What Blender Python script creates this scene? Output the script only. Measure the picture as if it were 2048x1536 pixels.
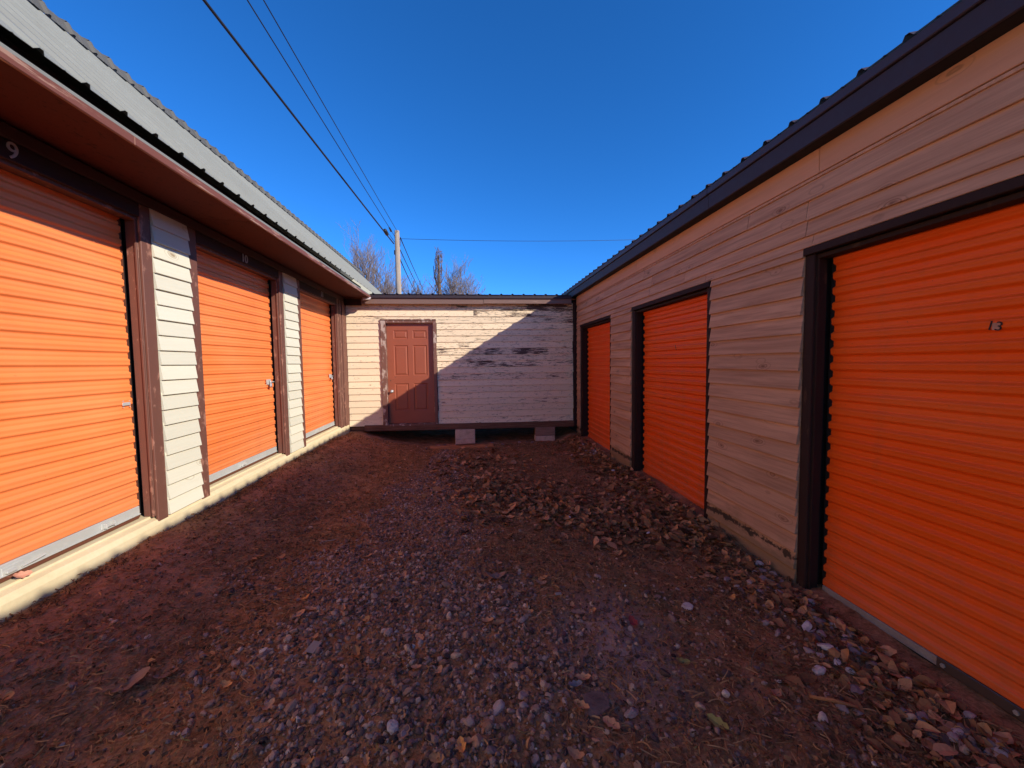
import bpy, math, random
import numpy as np
from mathutils import Matrix, Vector

for _o in list(bpy.data.objects):
    bpy.data.objects.remove(_o)
SC = bpy.context.scene
COL = SC.collection
rnd = random.Random(11)
rng = np.random.default_rng(7)

# ------------------------------------------------------------------ camera, sky, sun, exposure
CAM_H = 1.6
yaw, pitch, roll, fpx = 0.1072, -0.0558, -0.0128, 781.2
dv = Vector((math.sin(yaw) * math.cos(pitch), math.cos(yaw) * math.cos(pitch), math.sin(pitch)))
r0 = Vector((math.cos(yaw), -math.sin(yaw), 0))
u0 = r0.cross(dv)
rv = math.cos(roll) * r0 + math.sin(roll) * u0
uv = -math.sin(roll) * r0 + math.cos(roll) * u0
cam = bpy.data.cameras.new("camera")
cam.sensor_fit = 'HORIZONTAL'
cam.sensor_width = 36.0
cam.lens = 36.0 * fpx / 2048.0
cam.clip_start = 0.05
cam.clip_end = 3000
camo = bpy.data.objects.new("camera", cam)
COL.objects.link(camo)
Mc = Matrix.Identity(4)
for i in range(3):
    Mc[i][0], Mc[i][1], Mc[i][2] = rv[i], uv[i], -dv[i]
Mc[2][3] = CAM_H
camo.matrix_world = Mc
SC.camera = camo

SUN = Vector((1.0, -0.75, 0.617)).normalized()          # towards the sun
world = bpy.data.worlds.new("World")
SC.world = world
world.use_nodes = True
wn = world.node_tree
sky = wn.nodes.new('ShaderNodeTexSky')
sky.sky_type = 'NISHITA'
sky.sun_disc = False
sky.sun_elevation = math.asin(SUN.z)
sky.sun_rotation = math.atan2(SUN.x, SUN.y)
sky.altitude = 1500
sky.air_density = 0.72
sky.dust_density = 0.0
sky.ozone_density = 8.0
hs = wn.nodes.new('ShaderNodeHueSaturation')
hs.inputs['Saturation'].default_value = 1.13
hs.inputs['Hue'].default_value = 0.5015
wn.links.new(sky.outputs[0], hs.inputs['Color'])
wn.links.new(hs.outputs[0], wn.nodes['Background'].inputs[0])
wn.nodes['Background'].inputs[1].default_value = 0.15

sl = bpy.data.lights.new("sun", 'SUN')
sl.energy = 3.0
sl.angle = math.radians(0.5)
sl.color = (1.0, 0.93, 0.82)
so = bpy.data.objects.new("sun", sl)
COL.objects.link(so)
so.rotation_euler = SUN.to_track_quat('Z', 'Y').to_euler()
so.location = (20, -15, 20)

SC.view_settings.view_transform = 'Standard'
SC.view_settings.look = 'None'
SC.view_settings.exposure = 0.88
SC.view_settings.gamma = 1.0
SC.view_settings.use_curve_mapping = False
SC.cycles.use_denoising = True
SC.cycles.denoising_input_passes = 'RGB_ALBEDO_NORMAL'
SC.cycles.denoising_prefilter = 'ACCURATE'

# ------------------------------------------------------------------ main dimensions (metres, camera over the origin)
XL = -2.453          # left wall plane (door trims)
XR = 2.2785          # right wall plane
YE = 8.168           # siding of the shed that closes the yard
SLAB = 0.405

# ------------------------------------------------------------------ node helpers
class NT:
    def __init__(self, name, rough=0.7, spec=0.3):
        self.m = bpy.data.materials.new(name)
        self.m.use_nodes = True
        self.t = self.m.node_tree
        self.b = self.t.nodes['Principled BSDF']
        self.b.inputs['Roughness'].default_value = rough
        self.b.inputs['Specular IOR Level'].default_value = spec

    def n(self, typ, ins=None, **props):
        nd = self.t.nodes.new('ShaderNode' + typ)
        for k, v in props.items():
            setattr(nd, k, v)
        for k, v in (ins or {}).items():
            self.put(nd.inputs[k], v)
        return nd

    def put(self, sock, v):
        if hasattr(v, 'default_value') and hasattr(v, 'is_output'):
            self.t.links.new(v, sock)
        elif hasattr(v, 'outputs'):
            self.t.links.new(v.outputs[0], sock)
        else:
            if isinstance(v, tuple) and len(v) == 3 and sock.type == 'RGBA':
                v = v + (1,)
            sock.default_value = v

    def math(self, op, a, b=0.0, c=0.0, clamp=False):
        return self.n('Math', {0: a, 1: b, 2: c}, operation=op, use_clamp=clamp).outputs[0]

    def vmath(self, op, a, b=(0, 0, 0)):
        return self.n('VectorMath', {0: a, 1: b}, operation=op).outputs[0]

    def noise(self, vec, scale=5.0, detail=4.0, rough=0.55, out=0):
        return self.n('TexNoise', {'Vector': vec, 'Scale': scale, 'Detail': detail, 'Roughness': rough}).outputs[out]

    def step(self, v, a, b):
        return self.n('MapRange', {0: v, 1: a, 2: b, 3: 0.0, 4: 1.0}, clamp=True).outputs[0]

    def mix(self, f, a, b, mode='MIX'):
        nd = self.t.nodes.new('ShaderNodeMix')
        nd.data_type = 'RGBA'
        nd.blend_type = mode
        self.put(nd.inputs[0], f)
        self.put(nd.inputs[6], a)
        self.put(nd.inputs[7], b)
        return nd.outputs[2]

    def ramp(self, f, stops):
        nd = self.t.nodes.new('ShaderNodeValToRGB')
        cr = nd.color_ramp
        while len(cr.elements) < len(stops):
            cr.elements.new(0.5)
        for e, (p, c) in zip(cr.elements, stops):
            e.position = p
            e.color = tuple(c) + (1,)
        self.put(nd.inputs[0], f)
        return nd.outputs[0]

    def obj(self, rand=True):
        tc = self.n('TexCoord')
        if not rand:
            return tc.outputs['Object']
        oi = self.n('ObjectInfo')
        off = self.math('MULTIPLY', oi.outputs['Random'], 61.7)
        cx = self.n('CombineXYZ', {0: off, 1: self.math('MULTIPLY', off, 0.37), 2: self.math('MULTIPLY', off, 0.71)})
        return self.vmath('ADD', tc.outputs['Object'], cx.outputs[0])

    def rand(self):
        return self.n('ObjectInfo').outputs['Random']

    def pos(self):
        return self.n('NewGeometry').outputs['Position']

    def attr(self, name, typ='GEOMETRY'):
        return self.n('Attribute', attribute_name=name, attribute_type=typ).outputs['Fac']

    def col(self, c):
        self.put(self.b.inputs['Base Color'], c)
        return self

    def bump(self, h, strength=0.3, dist=0.002):
        self.put(self.b.inputs['Normal'], self.n('Bump', {'Strength': strength, 'Distance': dist, 'Height': h}).outputs[0])
        return self


def val_shift(N, col, amount):
    """+-amount of brightness from one object to the next"""
    f = N.math('MULTIPLY_ADD', N.rand(), 2 * amount, 1 - amount)
    return N.mix(1.0, col, N.n('CombineColor', {0: f, 1: f, 2: f}).outputs[0], 'MULTIPLY')


def siding_mat(name, base, dark, knot, grain=0.5, peel_col=None, stain=None, knot_amt=0.72, rough=0.75):
    N = NT(name, rough, 0.25)
    v = N.obj()
    g = N.noise(N.vmath('MULTIPLY', v, (1.6, 30, 38)), 1.0, 6, 0.62)
    g2 = N.noise(N.vmath('MULTIPLY', v, (0.9, 4, 7)), 1.0, 3, 0.5)
    c = N.mix(N.math('MULTIPLY', N.step(g, 0.42, 0.78), grain), base, dark)
    c = N.mix(N.math('MULTIPLY', N.step(g2, 0.35, 0.8), grain * 0.55), c, dark)
    c = val_shift(N, c, 0.07)
    # knots
    ks = N.vmath('MULTIPLY', v, (3.4, 0.0, 8.0))
    ks = N.vmath('ADD', ks, N.vmath('MULTIPLY', N.noise(v, 9.0, 2, 0.5, 1), (0.25, 0, 0.25)))
    vo = N.n('TexVoronoi', {'Vector': ks, 'Scale': 1.0}, feature='F1')
    pick = N.step(N.n('SeparateColor', {0: vo.outputs['Color']}).outputs[0], knot_amt, knot_amt + 0.02)
    d = vo.outputs['Distance']
    core = N.math('SUBTRACT', 1.0, N.step(d, 0.05, 0.13))
    ring = N.math('MULTIPLY', N.step(N.math('SINE', N.math('MULTIPLY', d, 55.0)), 0.2, 0.9), N.math('SUBTRACT', 1.0, N.step(d, 0.16, 0.34)))
    kf = N.math('MULTIPLY', pick, N.math('MAXIMUM', N.math('MULTIPLY', core, 0.9), N.math('MULTIPLY', ring, 0.6)))
    c = N.mix(kf, c, knot)
    h = N.math('ADD', N.math('MULTIPLY', g, 0.8), N.math('MULTIPLY', kf, -0.6))
    if peel_col:
        p = N.attr('peel', 'OBJECT')
        n1 = N.noise(N.vmath('MULTIPLY', v, (3.4, 8, 58)), 1.0, 8, 0.72)
        n2 = N.step(N.noise(N.vmath('MULTIPLY', v, (1.3, 1, 3)), 1.0, 3, 0.6), 0.3, 0.7)
        th = N.math('SUBTRACT', 0.73, N.math('MULTIPLY', p, N.math('MULTIPLY_ADD', n2, 0.26, 0.06)))
        pf = N.step(N.math('SUBTRACT', n1, th), 0.0, 0.025)
        fine = N.noise(N.vmath('MULTIPLY', v, (11, 20, 85)), 1.0, 4, 0.6)
        pf = N.math('MAXIMUM', pf, N.math('MULTIPLY', N.step(N.math('MULTIPLY_ADD', p, 0.075, fine), 0.65, 0.675), 0.75))
        bare = N.mix(N.step(g, 0.3, 0.7), peel_col, tuple(x * 0.35 for x in peel_col))
        c = N.mix(pf, c, bare)
        h = N.math('SUBTRACT', h, N.math('MULTIPLY', pf, 0.9))
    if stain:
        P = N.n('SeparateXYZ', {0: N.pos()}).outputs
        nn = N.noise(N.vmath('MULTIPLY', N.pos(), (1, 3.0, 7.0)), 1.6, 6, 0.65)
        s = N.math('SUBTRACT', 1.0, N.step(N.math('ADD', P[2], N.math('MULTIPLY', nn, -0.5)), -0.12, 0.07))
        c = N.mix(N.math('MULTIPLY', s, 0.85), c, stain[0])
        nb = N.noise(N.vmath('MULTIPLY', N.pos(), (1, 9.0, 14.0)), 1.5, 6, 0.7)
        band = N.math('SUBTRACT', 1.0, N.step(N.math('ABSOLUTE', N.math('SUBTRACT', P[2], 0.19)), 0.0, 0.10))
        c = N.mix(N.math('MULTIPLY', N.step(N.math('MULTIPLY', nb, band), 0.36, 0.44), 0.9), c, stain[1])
    N.col(c).bump(h, 0.55, 0.0025)
    return N.m


def paint_mat(name, base, worn, wear=0.5, rough=0.6, spec=0.35, scale=(9, 9, 3), shift=0.06):
    N = NT(name, rough, spec)
    v = N.obj()
    n = N.noise(N.vmath('MULTIPLY', v, scale), 1.0, 7, 0.68)
    n2 = N.noise(v, 2.3, 3, 0.5)
    c = N.mix(N.math('MULTIPLY', N.step(n, 0.665 - 0.1 * wear, 0.715 - 0.1 * wear), min(1, wear)), base, worn)
    c = N.mix(N.math('MULTIPLY', n2, 0.35), c, tuple(x * 0.62 for x in base))
    c = val_shift(N, c, shift)
    g = N.noise(N.vmath('MULTIPLY', v, (40, 40, 3)), 1.0, 5, 0.6)
    N.col(c).bump(N.math('ADD', g, N.math('MULTIPLY', n, 0.6)), 0.4, 0.002)
    return N.m


def curtain_mat(name, base, fade, spec=0.4):
    N = NT(name, 0.42, spec)
    v = N.obj()
    st = N.noise(N.vmath('MULTIPLY', v, (0.6, 2, 60)), 1.0, 5, 0.6)
    n = N.noise(v, 1.4, 4, 0.55)
    dr = N.noise(N.vmath('MULTIPLY', v, (9, 1, 0.7)), 1.0, 5, 0.6)
    c = N.mix(N.math('MULTIPLY', N.step(n, 0.35, 0.75), 0.28), base, fade)
    c = N.mix(N.math('MULTIPLY', N.step(st, 0.45, 0.8), 0.22), c, tuple(x * 0.72 for x in base))
    c = N.mix(N.math('MULTIPLY', N.step(dr, 0.52, 0.8), 0.16), c, (0.30, 0.12, 0.05))
    big = N.noise(N.vmath('MULTIPLY', v, (0.8, 1, 2.2)), 1.0, 3, 0.5)
    c = N.mix(N.math('MULTIPLY', N.step(big, 0.42, 0.7), 0.35), c, tuple(min(1, q * 1.12 + .02) for q in fade))
    zz = N.n('SeparateXYZ', {0: N.n('TexCoord').outputs['Object']}).outputs[2]
    grime = N.math('MULTIPLY', N.math('SUBTRACT', 1.0, N.step(N.math('ADD', zz, N.math('MULTIPLY', dr, -0.9)), -0.5, 0.15)), N.step(st, 0.3, 0.6))
    c = N.mix(N.math('MULTIPLY', grime, 0.4), c, (0.36, 0.16, 0.08))
    sp = N.noise(v, 70.0, 2, 0.5)
    c = N.mix(N.math('MULTIPLY', N.step(sp, 0.74, 0.78), 0.5), c, (0.12, 0.04, 0.02))
    c = val_shift(N, c, 0.04)
    N.col(c)
    N.put(N.b.inputs['Roughness'], N.math('MULTIPLY_ADD', n, 0.25, 0.32))
    N.bump(N.noise(v, 14, 3, 0.5), 0.12, 0.003)
    return N.m


def metal_mat(name, base, rough, metallic=0.0, streak=0.25, dirt=(0.1, 0.08, 0.06)):
    N = NT(name, rough, 0.45)
    v = N.obj()
    n = N.noise(N.vmath('MULTIPLY', v, (3, 3, 3)), 1.0, 6, 0.65)
    n2 = N.noise(v, 26, 4, 0.6)
    c = N.mix(N.math('MULTIPLY', N.step(n, 0.4, 0.8), streak), base, dirt)
    c = N.mix(N.math('MULTIPLY', N.step(n2, 0.6, 0.75), streak * 0.5), c, tuple(min(1, x * 1.5) for x in base))
    c = val_shift(N, c, 0.05)
    N.col(c)
    N.b.inputs['Metallic'].default_value = metallic
    N.put(N.b.inputs['Roughness'], N.math('MULTIPLY_ADD', n2, 0.25, rough - 0.1))
    N.bump(n, 0.1, 0.004)
    return N.m


def grain_mat(name, stops, scale=6.0, fine=60.0, rough=0.85, bump=0.6, dist=0.004, stretch=(1, 1, 1)):
    N = NT(name, rough, 0.2)
    v = N.vmath('MULTIPLY', N.obj(), stretch)
    n = N.noise(v, scale, 8, 0.68)
    f = N.noise(v, fine, 4, 0.6)
    c = N.ramp(N.math('ADD', N.math('MULTIPLY', n, 0.7), N.math('MULTIPLY', f, 0.3)), stops)
    N.col(c).bump(N.math('ADD', n, N.math('MULTIPLY', f, 0.5)), bump, dist)
    return N.m


def attr_mat(name, stops, rough=0.8, spec=0.25, noise_scale=90.0, trans=0.0, mottled=0.5):
    """colour picked per stone or leaf from the float attribute 'tint'"""
    N = NT(name, rough, spec)
    c = N.ramp(N.attr('tint'), stops)
    n = N.noise(N.pos(), noise_scale, 4, 0.6)
    f = N.math('MULTIPLY_ADD', n, mottled * 1.6, 1.0 - mottled * 0.8)
    c = N.mix(1.0, c, N.n('CombineColor', {0: f, 1: f, 2: f}).outputs[0], 'MULTIPLY')
    N.col(c).bump(n, 0.3, 0.002)
    return N.m


MT = {}
MT['cream'] = siding_mat('cream_siding', (0.70, 0.66, 0.51), (0.60, 0.54, 0.40), (0.36, 0.25, 0.14), 0.35, knot_amt=0.8, stain=None)
MT['tan'] = siding_mat('tan_siding', (0.68, 0.36, 0.215), (0.36, 0.165, 0.09), (0.22, 0.09, 0.045), 0.95, knot_amt=0.5,
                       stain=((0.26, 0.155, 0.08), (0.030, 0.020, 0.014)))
MT['frieze'] = siding_mat('frieze_board_paint', (0.70, 0.33, 0.185), (0.55, 0.245, 0.13), (0.3, 0.15, 0.09), 0.6, knot_amt=0.8)
MT['white'] = siding_mat('weathered_white_siding', (0.88, 0.69, 0.46), (0.75, 0.55, 0.35), (0.20, 0.10, 0.07), 0.35, peel_col=(0.16, 0.095, 0.075), knot_amt=0.8)
MT['trim_l'] = paint_mat('brown_trim_paint', (0.165, 0.066, 0.045), (0.36, 0.17, 0.115), 0.95, scale=(11, 11, 6))
MT['head_l'] = paint_mat('shade_darkened_head_paint', (0.040, 0.019, 0.018), (0.09, 0.05, 0.045), 0.5, scale=(7, 7, 4), rough=0.75, spec=0.2)  # trim brown darkened in its base colour for deep under-eave shade
MT['frieze_l'] = paint_mat('shade_darkened_frieze_paint', (0.085, 0.038, 0.033), (0.15, 0.08, 0.065), 0.6, scale=(7, 3, 7), rough=0.75, spec=0.2)  # frieze base likewise darkened, painting in the shade of the eave
MT['trim_r'] = paint_mat('dark_brown_trim_paint', (0.040, 0.019, 0.015), (0.12, 0.06, 0.035), 0.5, rough=0.75, spec=0.15, scale=(9, 9, 3))
MT['trim_s'] = paint_mat('flaking_door_trim', (0.19, 0.085, 0.06), (0.55, 0.42, 0.34), 1.3, scale=(9, 9, 4))
MT['fascia'] = paint_mat('worn_fascia_paint', (0.20, 0.066, 0.040), (0.44, 0.25, 0.17), 1.25, scale=(6, 2.0, 30))
MT['fascia_s'] = paint_mat('weathered_brown_board', (0.22, 0.125, 0.095), (0.40, 0.28, 0.21), 0.6, scale=(2.5, 4, 22))
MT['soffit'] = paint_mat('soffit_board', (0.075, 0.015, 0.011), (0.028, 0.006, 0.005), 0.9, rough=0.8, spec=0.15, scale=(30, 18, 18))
MT['orange_l'] = curtain_mat('orange_door_paint', (0.95, 0.225, 0.052), (0.95, 0.30, 0.10))
MT['orange_r'] = curtain_mat('shade_deepened_orange_paint', (0.98, 0.105, 0.006), (0.97, 0.15, 0.018), 0.2)  # same door orange, deepened in its base colour for the shaded side
MT['roof_l'] = metal_mat('grey_roof_metal', (0.25, 0.245, 0.205), 0.6, 0.0, 0.4, (0.17, 0.16, 0.13))
MT['cap_l'] = metal_mat('ridge_cap_metal', (0.105, 0.097, 0.082), 0.65, 0.0, 0.4, (0.06, 0.054, 0.045))
MT['roof_r'] = metal_mat('dark_roof_metal', (0.052, 0.030, 0.036), 0.5, 0.0, 0.3, (0.03, 0.017, 0.02))
MT['fascia_r'] = metal_mat('dark_fascia_metal', (0.038, 0.021, 0.026), 0.6, 0.0, 0.3, (0.025, 0.014, 0.016))
MT['void'] = metal_mat('gap_shade_black', (0.012, 0.009, 0.010), 0.8, 0.0, 0.3, (0.008, 0.006, 0.006))  # near black; also paints in the shade of the eave gap
MT['steel'] = metal_mat('galvanised_steel', (0.56, 0.56, 0.52), 0.5, 0.25, 0.3, (0.35, 0.33, 0.28))
MT['chrome'] = metal_mat('bright_steel', (0.72, 0.70, 0.66), 0.3, 0.7, 0.15)
MT['rust'] = metal_mat('rusted_steel', (0.085, 0.05, 0.038), 0.6, 0.2, 0.4)
MT['guide'] = metal_mat('dark_guide_rail', (0.13, 0.042, 0.022), 0.6, 0.0, 0.3, (0.06, 0.02, 0.012))
MT['concrete'] = grain_mat('painted_concrete', [(0.25, (0.60, 0.48, 0.27)), (0.5, (0.70, 0.58, 0.35)), (0.75, (0.75, 0.65, 0.44))], 1.6, 30, 0.85, 0.35, 0.004)
MT['sill'] = grain_mat('grey_concrete', [(0.25, (0.22, 0.17, 0.14)), (0.55, (0.36, 0.29, 0.25)), (0.8, (0.46, 0.38, 0.33))], 3, 60, 0.9, 0.4)
MT['block'] = grain_mat('concrete_block', [(0.3, (0.40, 0.24, 0.16)), (0.5, (0.68, 0.44, 0.31)), (0.75, (0.80, 0.55, 0.40))], 7, 60, 0.95, 0.7, 0.004)
MT['block_b'] = grain_mat('brown_block', [(0.3, (0.20, 0.105, 0.075)), (0.6, (0.36, 0.20, 0.14)), (0.85, (0.46, 0.28, 0.20))], 4, 70, 0.95, 0.6, 0.004, (1, 1, 8))
MT['beam'] = grain_mat('weathered_beam', [(0.35, (0.05, 0.022, 0.014)), (0.5, (0.17, 0.08, 0.048)), (0.72, (0.32, 0.165, 0.095))], 2.5, 50, 0.9, 0.8, 0.005, (1.2, 12, 22))
MT['rawwood'] = grain_mat('split_wood', [(0.3, (0.32, 0.10, 0.04)), (0.55, (0.60, 0.22, 0.085)), (0.8, (0.70, 0.32, 0.13))], 2.5, 50, 0.9, 0.9, 0.006, (1.5, 14, 20))
MT['pole'] = grain_mat('pole_wood', [(0.3, (0.20, 0.15, 0.11)), (0.55, (0.40, 0.31, 0.23)), (0.8, (0.52, 0.42, 0.32))], 3, 30, 0.9, 0.6, 0.01, (6, 6, 0.5))
MT['cable'] = metal_mat('black_cable', (0.014, 0.014, 0.02), 0.5, 0.0, 0.2)
MT['digit'] = metal_mat('pale_number', (0.42, 0.37, 0.35), 0.5, 0.0, 0.2, (0.4, 0.35, 0.32))
MT['ink'] = metal_mat('black_marker', (0.02, 0.005, 0.004), 0.6, 0.0, 0.0)
MT['scrap'] = grain_mat('pale_scrap', [(0.3, (0.30, 0.20, 0.16)), (0.7, (0.44, 0.31, 0.25))], 8, 60, 0.8, 0.3)
MT['whitescrap'] = grain_mat('white_scrap', [(0.3, (0.50, 0.42, 0.40)), (0.7, (0.66, 0.58, 0.55))], 8, 60, 0.8, 0.3)
MT['bark'] = grain_mat('winter_bark', [(0.3, (0.10, 0.075, 0.06)), (0.6, (0.22, 0.17, 0.135)), (0.85, (0.34, 0.28, 0.23))], 2, 9, 0.9, 0.6, 0.02)
MT['twig'] = grain_mat('winter_twigs', [(0.3, (0.20, 0.155, 0.135)), (0.7, (0.33, 0.27, 0.24))], 0.5, 4, 0.9, 0.2)
MT['vine'] = grain_mat('dead_vine', [(0.3, (0.13, 0.08, 0.055)), (0.7, (0.26, 0.17, 0.115))], 1.5, 9, 0.9, 0.3)
MT['slabstone'] = grain_mat('flat_red_stone', [(0.3, (0.12, 0.06, 0.045)), (0.6, (0.27, 0.145, 0.11)), (0.85, (0.36, 0.22, 0.17))], 9, 90, 0.95, 0.9, 0.008)
N_ = NT('shed_door_paint', 0.38, 0.4)
v_ = N_.obj()
nn_ = N_.noise(v_, 3, 4, 0.55)
N_.col(N_.mix(nn_, (0.35, 0.092, 0.045), (0.27, 0.072, 0.038))).bump(N_.noise(N_.vmath('MULTIPLY', v_, (30, 30, 2)), 1.0, 4, 0.6), 0.08, 0.002)
MT['door'] = N_.m
STONE_STOPS = [(0.0, (0.05, 0.020, 0.013)), (0.16, (0.17, 0.085, 0.065)), (0.30, (0.31, 0.125, 0.068)), (0.44, (0.27, 0.155, 0.125)), (0.58, (0.48, 0.215, 0.115)), (0.72, (0.44, 0.265, 0.205)), (0.88, (0.68, 0.37, 0.205)), (1.0, (0.80, 0.58, 0.45))]
LEAF_STOPS = [(0.0, (0.07, 0.024, 0.010)), (0.35, (0.31, 0.115, 0.042)), (0.65, (0.55, 0.225, 0.085)), (0.85, (0.62, 0.26, 0.13)), (1.0, (0.78, 0.30, 0.08))]
MT['gravel'] = attr_mat('gravel_stone', STONE_STOPS, 0.75, 0.3, 120)
MT['stone'] = attr_mat('loose_stone', [(0.0, (0.14, 0.078, 0.075)), (0.4, (0.32, 0.19, 0.17)), (0.7, (0.48, 0.31, 0.25)), (1.0, (0.70, 0.52, 0.44))], 0.75, 0.3, 45)
MT['leaf'] = attr_mat('dead_leaf', LEAF_STOPS, 0.75, 0.25, 60)
MT['straw'] = attr_mat('dead_grass', [(0.0, (0.06, 0.023, 0.010)), (0.45, (0.38, 0.155, 0.06)), (0.8, (0.55, 0.26, 0.11)), (0.93, (0.24, 0.18, 0.05)), (1.0, (0.72, 0.42, 0.22))], 0.8, 0.2, 30)


def flat_leaf(name, a, b):
    return grain_mat(name, [(0.3, a), (0.7, b)], 20, 90, 0.75, 0.4, 0.002)


MT['leaf_red'] = flat_leaf('red_leaf', (0.24, 0.03, 0.03), (0.40, 0.06, 0.05))
MT['leaf_yellow'] = flat_leaf('yellow_leaf', (0.30, 0.20, 0.05), (0.46, 0.32, 0.09))
MT['leaf_pink'] = flat_leaf('faded_leaf', (0.48, 0.20, 0.12), (0.62, 0.30, 0.20))
MT['leaf_grey'] = flat_leaf('grey_leaf', (0.26, 0.19, 0.17), (0.38, 0.29, 0.26))
MT['leaf_tan'] = flat_leaf('tan_leaf', (0.30, 0.14, 0.085), (0.44, 0.22, 0.14))


def ground_mat():
    N = NT('yard_dirt', 0.92, 0.15)
    P = N.pos()
    n1 = N.noise(P, 0.9, 6, 0.6)
    n2 = N.noise(P, 7.0, 8, 0.7)
    n3 = N.noise(P, 60.0, 5, 0.65)
    c = N.ramp(N.math('ADD', N.math('MULTIPLY', n2, 0.6), N.math('MULTIPLY', n3, 0.4)),
               [(0.32, (0.06, 0.021, 0.009)), (0.44, (0.30, 0.115, 0.045)), (0.54, (0.50, 0.20, 0.085)), (0.66, (0.62, 0.29, 0.14))])
    S = N.n('SeparateXYZ', {0: P}).outputs
    # bare orange clay along the slab and the mound in the far corner
    clay = N.math('MULTIPLY', N.math('SUBTRACT', 1.0, N.step(N.math('ADD', S[0], N.math('MULTIPLY', n1, 0.7)), -1.75, -1.1)), N.step(n2, 0.25, 0.62))
    c = N.mix(N.math('MULTIPLY', clay, 0.85), c, (0.54, 0.23, 0.12))
    # mossy green on the right
    moss = N.math('MULTIPLY', N.step(N.noise(P, 1.3, 5, 0.6), 0.50, 0.66), N.math('MULTIPLY', N.step(S[0], 0.2, 1.2), 0.7))
    c = N.mix(moss, c, (0.19, 0.12, 0.05))
    # paler worn patch
    pv = N.n('VectorMath', {0: N.vmath('MULTIPLY', N.vmath('SUBTRACT', P, (0.80, 2.05, 0.0)), (2.4, 1.5, 0.0))}, operation='LENGTH').outputs['Value']
    pale = N.math('MULTIPLY', N.math('SUBTRACT', 1.0, N.step(N.math('ADD', pv, N.math('MULTIPLY', n2, 0.9)), 0.7, 1.4)), 0.7)
    c = N.mix(pale, c, (0.54, 0.31, 0.24))
    N.col(c).bump(N.math('ADD', N.math('MULTIPLY', n2, 0.7), N.math('MULTIPLY', n3, 0.5)), 0.9, 0.02)
    return N.m


MT['ground'] = ground_mat()

# ------------------------------------------------------------------ object helpers
W = {}


def tag(o, label=None, cat=None, group=None, kind=None):
    if label:
        o['label'] = label
    if cat:
        o['category'] = cat
    if group:
        o['group'] = group
    if kind:
        o['kind'] = kind
    return o


def place(o, M, parent=None):
    COL.objects.link(o)
    if parent is not None:
        o.parent = parent
        o.matrix_basis = W[parent].inverted() @ M
    else:
        o.matrix_basis = M
    W[o] = M.copy()
    return o


def thing(name, label, cat, loc, group=None):
    o = bpy.data.objects.new(name, None)
    o.empty_display_size = 0.2
    place(o, Matrix.Translation(loc))
    return tag(o, label, cat, group)


def T(x, y, z, rz=0.0, rx=0.0, ry=0.0):
    return Matrix.Translation((x, y, z)) @ Matrix.Rotation(rz, 4, 'Z') @ Matrix.Rotation(ry, 4, 'Y') @ Matrix.Rotation(rx, 4, 'X')


def mesh(name, verts, faces, mat=None, smooth=False):
    me = bpy.data.meshes.new(name)
    me.from_pydata([tuple(v) for v in verts], [], [tuple(f) for f in faces])
    me.update()
    if mat:
        me.materials.append(MT[mat] if isinstance(mat, str) else mat)
    if smooth:
        me.polygons.foreach_set('use_smooth', [True] * len(me.polygons))
    return me


def ob(name, me, M, parent=None, **kw):
    o = bpy.data.objects.new(name, me)
    place(o, M, parent)
    return tag(o, **kw) if kw else o


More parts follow.
